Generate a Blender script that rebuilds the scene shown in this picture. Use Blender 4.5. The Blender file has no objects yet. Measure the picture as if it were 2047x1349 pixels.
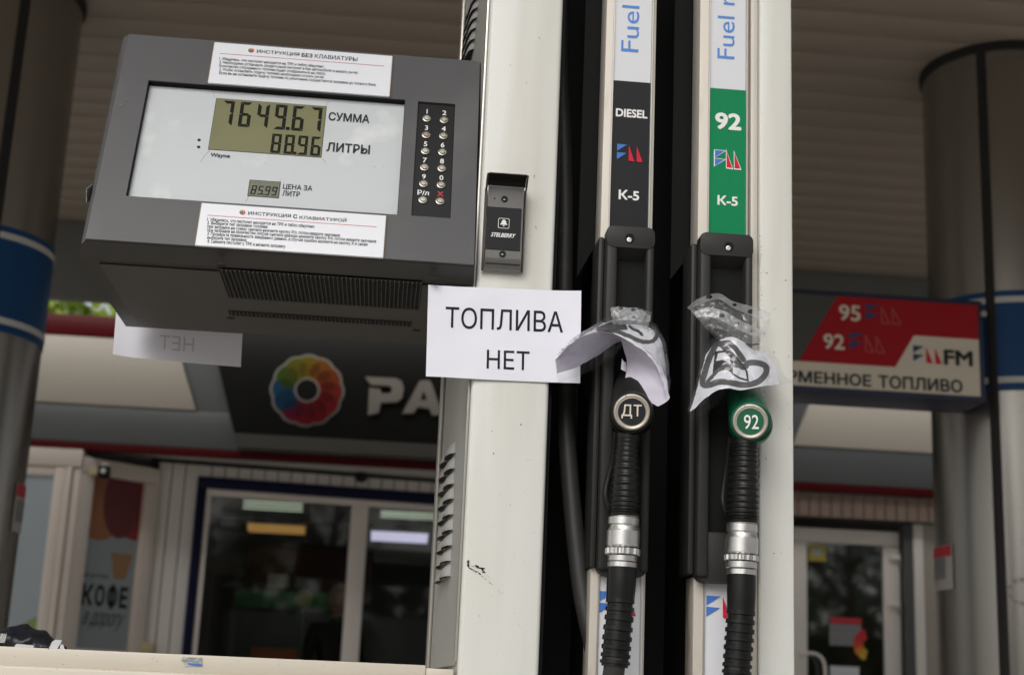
import bpy, bmesh, math, random
import numpy as np
from mathutils import Vector, noise as mnoise
random.seed(7)
rng = np.random.default_rng(7)
SC = bpy.context.scene
COL = SC.collection
# ---------------------------------------------------------------- camera
FPX, CX, CY = 2890.0, 1023.5, 674.5
YAW, PITCH, ROLL = math.radians(4.67), math.atan(715 / 2890), 0.0433
CAM = np.array([0.0, 0.0, 1.05])
FW = np.array([math.sin(YAW) * math.cos(PITCH), math.cos(YAW) * math.cos(PITCH), math.sin(PITCH)])
R0 = np.array([math.cos(YAW), -math.sin(YAW), 0.0])
U0 = np.cross(R0, FW)
RT = math.cos(ROLL) * R0 + math.sin(ROLL) * U0
UP = math.cos(ROLL) * U0 - math.sin(ROLL) * R0
cd = bpy.data.cameras.new('camera')
cam = bpy.data.objects.new('camera', cd); COL.objects.link(cam)
from mathutils import Matrix
cam.matrix_world = Matrix(((RT[0], UP[0], -FW[0], CAM[0]), (RT[1], UP[1], -FW[1], CAM[1]), (RT[2], UP[2], -FW[2], CAM[2]), (0, 0, 0, 1)))
cd.sensor_width = 36; cd.sensor_fit = 'HORIZONTAL'; cd.lens = FPX / 2047 * 36
cd.clip_start = 0.05; cd.clip_end = 600
cd.dof.use_dof = True; cd.dof.focus_distance = 1.93; cd.dof.aperture_fstop = 6.6
SC.camera = cam
# ---------------------------------------------------------------- sky, sun, exposure
SUN_EL, SUN_AZ = math.radians(40), math.radians(202)      # azimuth the light comes from (clockwise from +Y)
w = bpy.data.worlds.new('World'); SC.world = w; w.use_nodes = True
nt = w.node_tree; nt.nodes.clear()
sky = nt.nodes.new('ShaderNodeTexSky'); sky.sky_type = 'NISHITA'; sky.sun_disc = False
sky.sun_elevation = SUN_EL; sky.sun_rotation = SUN_AZ; sky.dust_density = 4.0; sky.air_density = 1.0
hs = nt.nodes.new('ShaderNodeHueSaturation'); hs.inputs['Saturation'].default_value = 0.22
bgn = nt.nodes.new('ShaderNodeBackground'); bgn.inputs[1].default_value = 0.12
won = nt.nodes.new('ShaderNodeOutputWorld')
nt.links.new(sky.outputs[0], hs.inputs['Color']); nt.links.new(hs.outputs[0], bgn.inputs[0]); nt.links.new(bgn.outputs[0], won.inputs[0])
sd = bpy.data.lights.new('sun', 'SUN'); sd.energy = 0.85; sd.angle = math.radians(40); sd.color = (1.0, 0.965, 0.91)
sun = bpy.data.objects.new('sun', sd); COL.objects.link(sun)
sdir = Vector((math.sin(SUN_AZ) * math.cos(SUN_EL), math.cos(SUN_AZ) * math.cos(SUN_EL), math.sin(SUN_EL)))
sun.rotation_euler = sdir.to_track_quat('Z', 'Y').to_euler(); sun.location = sdir * 40
SC.view_settings.view_transform = 'Standard'; SC.view_settings.look = 'None'
SC.view_settings.gamma = 1; SC.view_settings.use_curve_mapping = False
SC.view_settings.exposure = 0.12
# ---------------------------------------------------------------- helpers: pixels to points in the place
def ray(x, y): return FW * FPX + RT * (x - CX) - UP * (y - CY)
def at(x, y, Y):
    d = ray(x, y); return CAM + d * (Y / d[1])
def on_z(x, y, Z):
    d = ray(x, y); return CAM + d * ((Z - CAM[2]) / d[2])
def px_of(P):
    v = np.asarray(P, float) - CAM
    return CX + FPX * (v @ RT) / (v @ FW), CY - FPX * (v @ UP) / (v @ FW)
def mpp(Y): return Y / FPX / math.cos(YAW) * 1.0            # metres for one photo pixel near depth Y

class Frame:
    def __init__(s, O, U, V):
        s.O = np.array(O, float); s.U = np.array(U, float) / np.linalg.norm(U); s.V = np.array(V, float) / np.linalg.norm(V)
        s.N = np.cross(s.U, s.V)
    def pt(s, u, v, n=0.0): return s.O + s.U * u + s.V * v + s.N * n
    def uv(s, x, y, n=0.0):
        d = ray(x, y); O = s.O + s.N * n
        P = CAM + d * (((O - CAM) @ s.N) / (d @ s.N)) - s.O
        return float(P @ s.U), float(P @ s.V)
    def rect(s, quad, n=0.0):           # TL TR BR BL pixels -> u0,v0,u1,v1
        a = [s.uv(x, y, n) for x, y in quad]
        return ((a[0][0] + a[3][0]) / 2, (a[3][1] + a[2][1]) / 2, (a[1][0] + a[2][0]) / 2, (a[0][1] + a[1][1]) / 2)
# ---------------------------------------------------------------- helpers: objects
WL = {}
def wloc(o): return WL.get(o.name, np.zeros(3))
def put(name, mesh, parent, c):
    o = bpy.data.objects.new(name, mesh); COL.objects.link(o)
    c = np.array(c, float); WL[o.name] = c
    if parent is not None:
        o.parent = parent; o.location = Vector(c - wloc(parent))
    else: o.location = Vector(c)
    return o
def tag(o, label, cat=None, group=None, kind=None):
    if label: o['label'] = label
    if cat: o['category'] = cat
    if group: o['group'] = group
    if kind: o['kind'] = kind
    return o
def thing(name, label, cat, loc, group=None):
    return tag(put(name, None, None, loc), label, cat, group)
def mesh_from(name, V, F, mats, smooth=None, midx=None, centre=None):
    V = np.array(V, float)
    c = (V.max(0) + V.min(0)) / 2 if centre is None else np.array(centre, float)
    me = bpy.data.meshes.new(name)
    me.from_pydata([tuple(p) for p in (V - c)], [], [tuple(int(i) for i in f) for f in F])
    if not isinstance(mats, (list, tuple)): mats = [mats]
    for m in mats: me.materials.append(m)
    if midx is not None: me.polygons.foreach_set('material_index', list(midx))
    if smooth is not None:
        me.shade_smooth()
        if smooth < 179: me.set_sharp_from_angle(angle=math.radians(smooth))
    me.update()
    return me, c
def mobj(name, V, F, mats, parent=None, smooth=None, midx=None):
    me, c = mesh_from(name, V, F, mats, smooth, midx)
    return put(name, me, parent, c)
def bm_obj(name, bm, mats, parent=None, smooth=35):
    bmesh.ops.recalc_face_normals(bm, faces=bm.faces[:])
    V = [tuple(v.co) for v in bm.verts]; bm.verts.index_update()
    F = [[v.index for v in f.verts] for f in bm.faces]
    mi = [f.material_index for f in bm.faces]
    o = mobj(name, V, F, mats, parent, smooth, mi); bm.free(); return o
def prism_bm(P0, P1, bev=0.0, seg=2, bm=None):
    bm = bm or bmesh.new()
    a = [bm.verts.new(tuple(p)) for p in P0]; b = [bm.verts.new(tuple(p)) for p in P1]
    k = len(a); fs = [bm.faces.new(a[::-1]), bm.faces.new(b)]
    for i in range(k): fs.append(bm.faces.new((a[i], a[(i + 1) % k], b[(i + 1) % k], b[i])))
    if bev > 0:
        es = list({e for f in fs for e in f.edges})
        bmesh.ops.bevel(bm, geom=es, offset=bev, segments=seg, profile=0.5, affect='EDGES', clamp_overlap=True)
    return bm
def poly(name, fr, pts, n0, n1, mat, parent=None, bev=0.0, seg=2, smooth=35):
    return bm_obj(name, prism_bm([fr.pt(u, v, n0) for u, v in pts], [fr.pt(u, v, n1) for u, v in pts], bev, seg), mat, parent, smooth)
def ppoly(name, fr, pix, n0, n1, mat, parent=None, bev=0.0, seg=2):
    return poly(name, fr, [fr.uv(x, y, n1) for x, y in pix], n0, n1, mat, parent, bev, seg)
def rpts(r): return [(r[0], r[1]), (r[2], r[1]), (r[2], r[3]), (r[0], r[3])]
def plate(name, fr, quad, n0, n1, mat, parent=None, bev=0.0, seg=2):
    return poly(name, fr, rpts(fr.rect(quad, n1)), n0, n1, mat, parent, bev, seg)
def rrect(r, rad, k=5):
    out = []
    for cx, cy, a0 in ((r[2] - rad, r[3] - rad, 0), (r[0] + rad, r[3] - rad, 90), (r[0] + rad, r[1] + rad, 180), (r[2] - rad, r[1] + rad, 270)):
        for i in range(k + 1):
            a = math.radians(a0 + 90 * i / k); out.append((cx + rad * math.cos(a), cy + rad * math.sin(a)))
    return out
def box(name, lo, hi, mat, parent=None, bev=0.0, seg=2):
    x0, y0, z0 = lo; x1, y1, z1 = hi
    return bm_obj(name, prism_bm([(x0, y0, z0), (x1, y0, z0), (x1, y1, z0), (x0, y1, z0)], [(x0, y0, z1), (x1, y0, z1), (x1, y1, z1), (x0, y1, z1)], bev, seg), mat, parent)
def circ(c, r, k=24, ry=None): return [(c[0] + r * math.cos(2 * math.pi * i / k), c[1] + (ry or r) * math.sin(2 * math.pi * i / k)) for i in range(k)]
def disc(name, fr, cpx, rpx, n0, n1, mat, parent, k=24, bev=0.0):
    c = fr.uv(*cpx, n1); r = abs(fr.uv(cpx[0] + rpx, cpx[1], n1)[0] - c[0])
    return poly(name, fr, circ(c, r, k), n0, n1, mat, parent, bev)
def sweep(name, pts, rad, mat, parent=None, k=20, caps=True, smooth=50, ell=1.0, knurl=None, up=(0, -1, 0)):
    P = np.array(pts, float); n = len(P); V = []; F = []
    T = np.gradient(P, axis=0); T /= np.linalg.norm(T, axis=1)[:, None] + 1e-12
    D0 = P[np.argmax(np.linalg.norm(P - P[0], axis=1))] - P[0]; D0 /= np.linalg.norm(D0)
    if np.abs((P - P[0]) - np.outer((P - P[0]) @ D0, D0)).max() < 1e-6: T[:] = D0      # straight axis: a turned profile
    ref = np.array(up, float)
    for i in range(n):
        t = T[i]; a = ref - t * (ref @ t); a /= np.linalg.norm(a); b = np.cross(t, a)
        for j in range(k):
            q = 2 * math.pi * j / k; r = rad[i] * (1 + (knurl(i, q) if knurl else 0))
            V.append(P[i] + a * math.cos(q) * r * ell + b * math.sin(q) * r)
    for i in range(n - 1):
        for j in range(k):
            j2 = (j + 1) % k; F.append((i * k + j, i * k + j2, (i + 1) * k + j2, (i + 1) * k + j))
    if caps: F += [tuple(range(k))[::-1], tuple(range((n - 1) * k, n * k))]
    return mobj(name, V, F, mat, parent, smooth)
def cr(pts, m):                                               # Catmull-Rom through points
    P = np.array(pts, float); P = np.vstack([2 * P[0] - P[1], P, 2 * P[-1] - P[-2]]); k = len(P) - 3; out = []
    for i in range(m):
        x = i / (m - 1) * k; j = min(int(x), k - 1); t = x - j
        a, b, c, d = P[j:j + 4]
        out.append(0.5 * (2 * b + (c - a) * t + (2 * a - 5 * b + 4 * c - d) * t * t + (3 * b - a - 3 * c + d) * t ** 3))
    return np.array(out)
def surf(rows, nu, nv):
    A = np.array([cr(r, nu) for r in rows])
    return np.stack([cr(A[:, i], nv) for i in range(nu)], 1)   # nv x nu x 3
def grid_faces(nv, nu): return [(i * nu + j, i * nu + j + 1, (i + 1) * nu + j + 1, (i + 1) * nu + j) for i in range(nv - 1) for j in range(nu - 1)]
def crinkle(G, amp, sc, seed=0, ridged=True):
    G = G.copy(); nv, nu, _ = G.shape
    du = np.gradient(G, axis=1); dv = np.gradient(G, axis=0); N = np.cross(du, dv); N /= np.linalg.norm(N, axis=2)[:, :, None] + 1e-12
    for i in range(nv):
        for j in range(nu):
            p = Vector(G[i, j] * sc) + Vector((seed * 7.3, seed * 1.7, seed))
            h = mnoise.noise(p) + 0.5 * mnoise.noise(p * 2.1)
            if ridged: h = 1 - 2 * abs(h) ** 0.8
            G[i, j] += N[i, j] * h * amp
    return G
FONT = None
DG = lambda: bpy.context.evaluated_depsgraph_get()
def text_mesh(body, bold=0.0, shear=0.0, spacing=1.0, res=3):
    c = bpy.data.curves.new('glyphs', 'FONT'); c.body = body; c.offset = bold; c.shear = shear; c.resolution_u = res; c.space_character = spacing
    o = bpy.data.objects.new('glyphs', c); COL.objects.link(o); bpy.context.view_layer.update()
    me = bpy.data.meshes.new_from_object(o.evaluated_get(DG()))
    V = np.array([v.co[:] for v in me.vertices]); F = [tuple(p.vertices) for p in me.polygons]
    bpy.data.objects.remove(o); bpy.data.curves.remove(c); bpy.data.meshes.remove(me)
    return V, F
def text(name, body, fr, r, mat, parent, n=0.0008, bold=0.0, shear=0.0, rot=0, mirror=False, spacing=1.0, fit=None):
    """r = (u0,v0,u1,v1) rectangle that the lettering fills; fit(u,v,n)->point for curved sheets"""
    V, F = text_mesh(body, 0.0, shear, spacing)
    lay = np.zeros(len(V))
    if bold > 0.003:
        V0, F0 = V, F; V = V.copy(); F = list(F); lays = [lay]
        for k in range(8):
            a = k * math.pi / 4; o = len(V); V = np.vstack([V, V0 + np.array((math.cos(a), math.sin(a), 0)) * bold]); F += [tuple(i + o for i in f) for f in F0]; lays.append(np.full(len(V0), (k + 1) * 2.5e-5))
        lay = np.concatenate(lays)
    lo = V.min(0); hi = V.max(0); A = (V[:, :2] - lo[:2]) / (hi - lo)[:2]
    if rot == 90: A = np.stack([1 - A[:, 1], A[:, 0]], 1)
    if mirror: A[:, 0] = 1 - A[:, 0]; F = [f[::-1] for f in F]
    f = fit or fr.pt
    W = [f(r[0] + a * (r[2] - r[0]), r[1] + b * (r[3] - r[1]), n + l) for (a, b), l in zip(A, lay)]
    return mobj(name, W, F, mat, parent)
def natural_w(body, h):
    V, _ = text_mesh(body); return (V[:, 0].max() - V[:, 0].min()) / (V[:, 1].max() - V[:, 1].min()) * h
def tbox(fr, BL, TR, n=0.0):
    a = fr.uv(*BL, n); b = fr.uv(*TR, n); return (a[0], a[1], b[0], b[1])
# ---------------------------------------------------------------- materials
def node_mat(name):
    m = bpy.data.materials.new(name); m.use_nodes = True; t = m.node_tree
    return m, t, t.nodes['Principled BSDF']
MATS = {}
def mat(name, col, rough=0.5, metal=0.0, var=0.0, vscale=6.0, bump=0.0, bscale=200.0, rvar=0.0, spec=0.5, emit=None, estr=0.0, coat=0.0, trans=0.0, stretch=(1, 1, 1), specks=None, dirt=None):
    m, t, b = node_mat(name); N = t.nodes; L = t.links
    b.inputs['Base Color'].default_value = (*col, 1); b.inputs['Roughness'].default_value = rough; b.inputs['Metallic'].default_value = metal
    b.inputs['Specular IOR Level'].default_value = spec; b.inputs['Coat Weight'].default_value = coat
    if trans: b.inputs['Transmission Weight'].default_value = trans
    if emit: b.inputs['Emission Color'].default_value = (*emit, 1); b.inputs['Emission Strength'].default_value = estr
    tc = N.new('ShaderNodeTexCoord'); mp = N.new('ShaderNodeMapping'); mp.inputs['Scale'].default_value = stretch
    L.new(tc.outputs['Object'], mp.inputs[0])
    cur = None
    if var:
        nz = N.new('ShaderNodeTexNoise'); nz.inputs['Scale'].default_value = vscale; nz.inputs['Detail'].default_value = 6; nz.inputs['Roughness'].default_value = 0.62
        L.new(mp.outputs[0], nz.inputs['Vector'])
        mx = N.new('ShaderNodeMix'); mx.data_type = 'RGBA'; L.new(nz.outputs[0], mx.inputs[0])
        mx.inputs[6].default_value = (*[min(1, c * (1 - var)) for c in col], 1); mx.inputs[7].default_value = (*[min(1, c * (1 + var)) for c in col], 1)
        cur = mx.outputs[2]
        if rvar:
            mr = N.new('ShaderNodeMapRange'); mr.inputs[3].default_value = max(0.02, rough - rvar); mr.inputs[4].default_value = min(1, rough + rvar)
            L.new(nz.outputs[0], mr.inputs[0]); L.new(mr.outputs[0], b.inputs['Roughness'])
    for spc in ([specks] if specks else []) + ([dirt] if dirt else []):
        sc_, lo_, hi_, colr = spc[:4]; st = spc[4] if len(spc) > 4 else (1, 1, 1)
        m2 = N.new('ShaderNodeMapping'); m2.inputs['Scale'].default_value = st; L.new(tc.outputs['Object'], m2.inputs[0])
        n2 = N.new('ShaderNodeTexNoise'); n2.inputs['Scale'].default_value = sc_; n2.inputs['Detail'].default_value = 3; L.new(m2.outputs[0], n2.inputs['Vector'])
        rp = N.new('ShaderNodeMapRange'); rp.inputs[1].default_value = lo_; rp.inputs[2].default_value = hi_; L.new(n2.outputs[0], rp.inputs[0])
        mx = N.new('ShaderNodeMix'); mx.data_type = 'RGBA'; L.new(rp.outputs[0], mx.inputs[0])
        if cur is not None: L.new(cur, mx.inputs[6])
        else: mx.inputs[6].default_value = (*col, 1)
        mx.inputs[7].default_value = (*colr, 1); cur = mx.outputs[2]
    if cur is not None: L.new(cur, b.inputs['Base Color'])
    if bump:
        bn = N.new('ShaderNodeTexNoise'); bn.inputs['Scale'].default_value = bscale; bn.inputs['Detail'].default_value = 4; L.new(mp.outputs[0], bn.inputs['Vector'])
        bp = N.new('ShaderNodeBump'); bp.inputs['Strength'].default_value = bump; bp.inputs['Distance'].default_value = 0.001
        L.new(bn.outputs[0], bp.inputs['Height']); L.new(bp.outputs[0], b.inputs['Normal'])
    MATS[name] = m; return m
def glass_mat(name, tint=(0.9, 0.95, 0.93), ior=1.5, rough=0.0, boost=1.0):
    m = bpy.data.materials.new(name); m.use_nodes = True; t = m.node_tree; t.nodes.clear(); N = t.nodes; L = t.links
    o = N.new('ShaderNodeOutputMaterial'); tr = N.new('ShaderNodeBsdfTransparent'); tr.inputs[0].default_value = (*tint, 1)
    g = N.new('ShaderNodeBsdfGlossy'); g.inputs['Roughness'].default_value = rough
    fz = N.new('ShaderNodeFresnel'); fz.inputs[0].default_value = ior; mm = N.new('ShaderNodeMath'); mm.operation = 'MULTIPLY'; mm.inputs[1].default_value = boost; mm.use_clamp = True
    mx = N.new('ShaderNodeMixShader'); L.new(fz.outputs[0], mm.inputs[0]); L.new(mm.outputs[0], mx.inputs[0]); L.new(tr.outputs[0], mx.inputs[1]); L.new(g.outputs[0], mx.inputs[2]); L.new(mx.outputs[0], o.inputs[0])
    return m
def film_mat(name, body, col=(0.85, 0.86, 0.88), rough=0.10, tint=(0.97, 0.975, 0.98), gloss=0.10):
    """thin clear film: mostly see-through, a little milky body, sharp glints on its creases"""
    m = bpy.data.materials.new(name); m.use_nodes = True; t = m.node_tree; N = t.nodes; L = t.links; N.remove(N['Principled BSDF'])
    tr = N.new('ShaderNodeBsdfTransparent'); tr.inputs[0].default_value = (*tint, 1)
    df = N.new('ShaderNodeBsdfDiffuse'); df.inputs[0].default_value = (*col, 1); tl = N.new('ShaderNodeBsdfTranslucent'); tl.inputs[0].default_value = (*col, 1)
    gl = N.new('ShaderNodeBsdfGlossy'); gl.inputs['Roughness'].default_value = rough
    tc = N.new('ShaderNodeTexCoord'); nz = N.new('ShaderNodeTexNoise'); nz.inputs['Scale'].default_value = 70; nz.inputs['Detail'].default_value = 4; L.new(tc.outputs['Object'], nz.inputs['Vector'])
    bp = N.new('ShaderNodeBump'); bp.inputs['Strength'].default_value = 0.35; bp.inputs['Distance'].default_value = 0.002; L.new(nz.outputs[0], bp.inputs['Height']); L.new(bp.outputs[0], gl.inputs['Normal'])
    m0 = N.new('ShaderNodeMixShader'); m0.inputs[0].default_value = 0.4; L.new(df.outputs[0], m0.inputs[1]); L.new(tl.outputs[0], m0.inputs[2])
    m1 = N.new('ShaderNodeMixShader'); m1.inputs[0].default_value = body; L.new(tr.outputs[0], m1.inputs[1]); L.new(m0.outputs[0], m1.inputs[2])
    lw = N.new('ShaderNodeLayerWeight'); lw.inputs[0].default_value = 0.25; pw_ = N.new('ShaderNodeMath'); pw_.operation = 'POWER'; pw_.inputs[1].default_value = 3.0; L.new(lw.outputs['Facing'], pw_.inputs[0])
    mm = N.new('ShaderNodeMath'); mm.operation = 'MULTIPLY_ADD'; mm.inputs[1].default_value = 0.35; mm.inputs[2].default_value = gloss; mm.use_clamp = True; L.new(pw_.outputs[0], mm.inputs[0])
    m2 = N.new('ShaderNodeMixShader'); L.new(mm.outputs[0], m2.inputs[0]); L.new(m1.outputs[0], m2.inputs[1]); L.new(gl.outputs[0], m2.inputs[2]); L.new(m2.outputs[0], N['Material Output'].inputs[0])
    return m
def thin_paper(name, col, through):
    m = mat(name, col, 0.8, var=0.03, vscale=9); N = m.node_tree.nodes; L = m.node_tree.links
    tl = N.new('ShaderNodeBsdfTranslucent'); tl.inputs[0].default_value = (*col, 1); mx = N.new('ShaderNodeMixShader'); mx.inputs[0].default_value = through
    L.new(N['Principled BSDF'].outputs[0], mx.inputs[1]); L.new(tl.outputs[0], mx.inputs[2]); L.new(mx.outputs[0], N['Material Output'].inputs[0]); return m
BROWN = (0.05, 0.035, 0.02)
M_post = mat('post_paint', (0.685, 0.69, 0.65), 0.38, var=0.05, vscale=3, bump=0.05, bscale=90, rvar=0.08, stretch=(1, 1, .25), specks=(520, 0.735, 0.75, BROWN), dirt=(6, 0.50, 0.90, (0.56, 0.53, 0.46), (2.5, 2.5, .22)))
M_cab = mat('cabinet_paint', (0.60, 0.545, 0.455), 0.45, var=0.07, vscale=7, bump=0.06, bscale=90, specks=(330, 0.725, 0.74, BROWN))
M_side = mat('side_panel_metal', (0.50, 0.50, 0.47), 0.42, metal=0.3, var=0.12, vscale=5, stretch=(1, 1, .3))
M_trim = mat('trim_aluminium', (0.55, 0.53, 0.49), 0.35, metal=0.75, var=0.12, vscale=20, stretch=(1, 1, .1))
M_chan = mat('channel_paint', (0.55, 0.51, 0.45), 0.45, metal=0.1, var=0.10, vscale=14, stretch=(1, 1, .4), dirt=(9, 0.60, 0.80, (0.16, 0.11, 0.07), (1.5, 1.5, .5)))
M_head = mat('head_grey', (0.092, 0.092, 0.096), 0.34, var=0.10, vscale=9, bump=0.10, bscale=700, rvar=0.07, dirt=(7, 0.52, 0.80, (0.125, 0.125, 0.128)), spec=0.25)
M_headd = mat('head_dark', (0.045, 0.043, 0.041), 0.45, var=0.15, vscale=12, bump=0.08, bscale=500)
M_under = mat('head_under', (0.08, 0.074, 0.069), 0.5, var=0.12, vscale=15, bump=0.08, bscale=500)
M_panel = mat('panel_face', (0.535, 0.565, 0.58), 0.3, var=0.045, vscale=9, rvar=0.06, coat=0.0, specks=(330, 0.745, 0.755, (0.2, 0.2, 0.2)), dirt=(14, 0.60, 0.80, (0.72, 0.74, 0.74)), spec=0.3)
M_lcd = mat('lcd_green', (0.190, 0.190, 0.098), 0.25, var=0.09, vscale=22, spec=0.25)
M_lcd2 = mat('lcd_grey', (0.12, 0.13, 0.08), 0.25, var=0.08, vscale=40)
M_seg = mat('lcd_segment', (0.010, 0.010, 0.008), 0.5, spec=0.1)
M_ink = mat('ink_black', (0.02, 0.021, 0.024), 0.55, spec=0.1)
M_inkg = mat('ink_dark_grey', (0.035, 0.038, 0.042), 0.5, spec=0.12)
M_white = mat('ink_white', (0.80, 0.80, 0.78), 0.5)
M_redink = mat('ink_red', (0.55, 0.03, 0.045), 0.5)
M_stick = mat('sticker_white', (0.74, 0.755, 0.80), 0.30, var=0.025, vscale=12)
M_edge = mat('sticker_edge', (0.22, 0.16, 0.10), 0.6, var=0.4, vscale=60)
M_key = mat('keypad_black', (0.012, 0.013, 0.014), 0.38, var=0.2, vscale=30, bump=0.05, spec=0.2)
M_ring = mat('button_ring', (0.45, 0.43, 0.38), 0.3, metal=0.9, var=0.2, vscale=300)
M_bt = [mat('button_%d' % i, c, 0.38, metal=0.35, var=0.12, vscale=200) for i, c in enumerate([(0.45, 0.44, 0.39), (0.36, 0.37, 0.27), (0.32, 0.245, 0.20), (0.42, 0.36, 0.30)])]
M_paper = mat('paper', (0.80, 0.80, 0.875), 0.75, var=0.02, vscale=9, bump=0.12, bscale=45)
M_paperd = thin_paper('paper_back', (0.80, 0.765, 0.88), 0.35)
M_paperp = thin_paper('paper_printed', (0.84, 0.84, 0.90), 0.2)
M_ghost = mat('print_show_through', (0.56, 0.545, 0.60), 0.8, var=0.06, vscale=60)
M_steel = mat('brushed_steel', (0.50, 0.49, 0.47), 0.36, metal=0.9, var=0.10, vscale=60, stretch=(1, 1, 6))
M_rust = mat('edge_rust', (0.075, 0.052, 0.038), 0.6, metal=0.2, var=0.5, vscale=50)
M_blk = mat('black_plastic', (0.012, 0.012, 0.0115), 0.42, var=0.2, vscale=10, bump=0.12, bscale=500, rvar=0.08, spec=0.2)
M_hol = mat('holster_plastic', (0.028, 0.028, 0.026), 0.48, var=0.25, vscale=14, bump=0.10, bscale=400, rvar=0.1, spec=0.25)
M_pit = mat('bay_black', (0.010, 0.010, 0.010), 0.6, var=0.3, vscale=4, spec=0.12)
M_rub = mat('rubber', (0.008, 0.008, 0.008), 0.33, var=0.25, vscale=40, bump=0.06, bscale=300, rvar=0.08, spec=0.35)
M_hose = mat('hose_rubber', (0.030, 0.030, 0.028), 0.5, var=0.4, vscale=18, bump=0.1, bscale=200, dirt=(30, 0.6, 0.85, (0.055, 0.052, 0.047)), spec=0.35)
M_chrome = mat('coupling_metal', (0.70, 0.69, 0.67), 0.38, metal=1.0, var=0.12, vscale=60, bump=0.1, bscale=350, rvar=0.1, specks=(220, 0.70, 0.78, (0.18, 0.16, 0.14)))
M_badge = mat('badge_rim', (0.46, 0.42, 0.36), 0.35, metal=0.45, var=0.15, vscale=120, specks=(160, 0.66, 0.72, (0.12, 0.10, 0.08)))
M_green = mat('label_green', (0.008, 0.225, 0.088), 0.38, var=0.05, vscale=16, specks=(170, 0.70, 0.72, (0.02, 0.05, 0.03)), spec=0.12)
M_gnoz = mat('nozzle_green', (0.004, 0.080, 0.036), 0.30, var=0.15, vscale=30, bump=0.06, bscale=160, spec=0.3)
M_gbad = mat('badge_green', (0.020, 0.115, 0.060), 0.32, var=0.10, vscale=60, spec=0.2)
M_labk = mat('label_black', (0.022, 0.022, 0.025), 0.38, var=0.12, vscale=16, spec=0.15)
M_labw = mat('label_white', (0.70, 0.71, 0.74), 0.32, var=0.02, vscale=9)
M_blue = mat('logo_blue', (0.07, 0.19, 0.56), 0.45, var=0.04, vscale=30, spec=0.15)
M_lblue = mat('lettering_blue', (0.11, 0.27, 0.66), 0.45, spec=0.15)
M_red = mat('logo_red', (0.62, 0.02, 0.05), 0.45, var=0.04, vscale=30, spec=0.15)
M_film = film_mat('plastic_film', 0.04, rough=0.10, gloss=0.06)
M_filmw = film_mat('plastic_film_strip', 0.38, rough=0.2, gloss=0.06)
M_filmc = film_mat('plastic_film_cuff', 0.13, rough=0.18, gloss=0.07)
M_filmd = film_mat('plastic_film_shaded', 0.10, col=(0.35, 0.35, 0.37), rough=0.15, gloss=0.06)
M_grey_ink = mat('toner_grey', (0.075, 0.075, 0.078), 0.5, var=0.15, vscale=40)
M_blk_ink = mat('toner_black', (0.010, 0.010, 0.011), 0.4)
M_bagb = mat('bag_black', (0.012, 0.013, 0.018), 0.30, var=0.3, vscale=30, spec=0.25)
M_foil = mat('bag_white_film', (0.55, 0.56, 0.58), 0.35, var=0.2, vscale=40)
# setting
M_ground = mat('concrete_ground', (0.40, 0.38, 0.345), 0.85, var=0.25, vscale=1.2, bump=0.3, bscale=60)
M_isl = mat('island_concrete', (0.27, 0.26, 0.24), 0.85, var=0.2, vscale=3, bump=0.3, bscale=60)
M_plank = mat('ceiling_plank', (0.40, 0.335, 0.27), 0.42, var=0.07, vscale=2.0, stretch=(.3, 3, 1), rvar=0.06)
M_cseam = mat('ceiling_backing', (0.20, 0.16, 0.12), 0.7, var=0.1)
M_drop = mat('canopy_fascia', (0.16, 0.165, 0.155), 0.6, var=0.12, vscale=1.5)
M_colm = mat('column_cladding', (0.33, 0.312, 0.285), 0.27, metal=0.92, var=0.08, vscale=2, stretch=(1, 1, .2))
M_colb = mat('column_band_blue', (0.011, 0.068, 0.20), 0.4, var=0.05, vscale=3, spec=0.2)
M_colw = mat('column_ring_white', (0.62, 0.62, 0.60), 0.5)
M_gap = mat('dark_gap', (0.015, 0.014, 0.013), 0.7, var=0.2)
M_cream = mat('fascia_cream', (0.40, 0.36, 0.305), 0.45, var=0.05, vscale=1.2)
M_fgrey = mat('fascia_grey', (0.085, 0.092, 0.092), 0.45, var=0.08, vscale=1.5)
M_fred = mat('fascia_red', (0.075, 0.003, 0.005), 0.42, var=0.06, vscale=2, spec=0.12)
M_sbox = mat('sign_box_dark', (0.009, 0.009, 0.008), 0.42, var=0.1, vscale=2, spec=0.12)
M_sletter = mat('sign_letter', (0.20, 0.18, 0.15), 0.5, var=0.05)
M_sid = mat('siding', (0.78, 0.74, 0.70), 0.5, var=0.07, vscale=2.5, stretch=(3, 3, .4))
M_sidb = mat('siding_brown', (0.26, 0.185, 0.15), 0.5, var=0.08, vscale=2.5, stretch=(3, 3, .4))
M_wcas = mat('window_casing_blue', (0.009, 0.010, 0.040), 0.4, var=0.06, spec=0.15)
M_wfr = mat('window_frame_white', (0.84, 0.78, 0.72), 0.4, var=0.04, vscale=3)
M_vest = mat('vestibule_frame', (0.80, 0.71, 0.63), 0.45, var=0.04, vscale=3)
M_post_bl = mat('poster_blue_grey', (0.30, 0.345, 0.36), 0.4, var=0.05)
M_vgl = mat('pane_light_blue', (0.40, 0.46, 0.50), 0.3, var=0.04)
M_hill = mat('print_green', (0.26, 0.36, 0.11), 0.45, var=0.08, vscale=4)
M_hill2 = mat('print_green_dark', (0.16, 0.29, 0.09), 0.45, var=0.08, vscale=4)
M_por = mat('print_orange', (0.33, 0.115, 0.04), 0.4, var=0.06)
M_prd = mat('print_red', (0.25, 0.018, 0.02), 0.4, var=0.06)
M_prd2 = mat('print_maroon', (0.14, 0.012, 0.014), 0.4, var=0.06)
M_cup = mat('print_cup', (0.36, 0.20, 0.09), 0.5, var=0.1, vscale=30)
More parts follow.
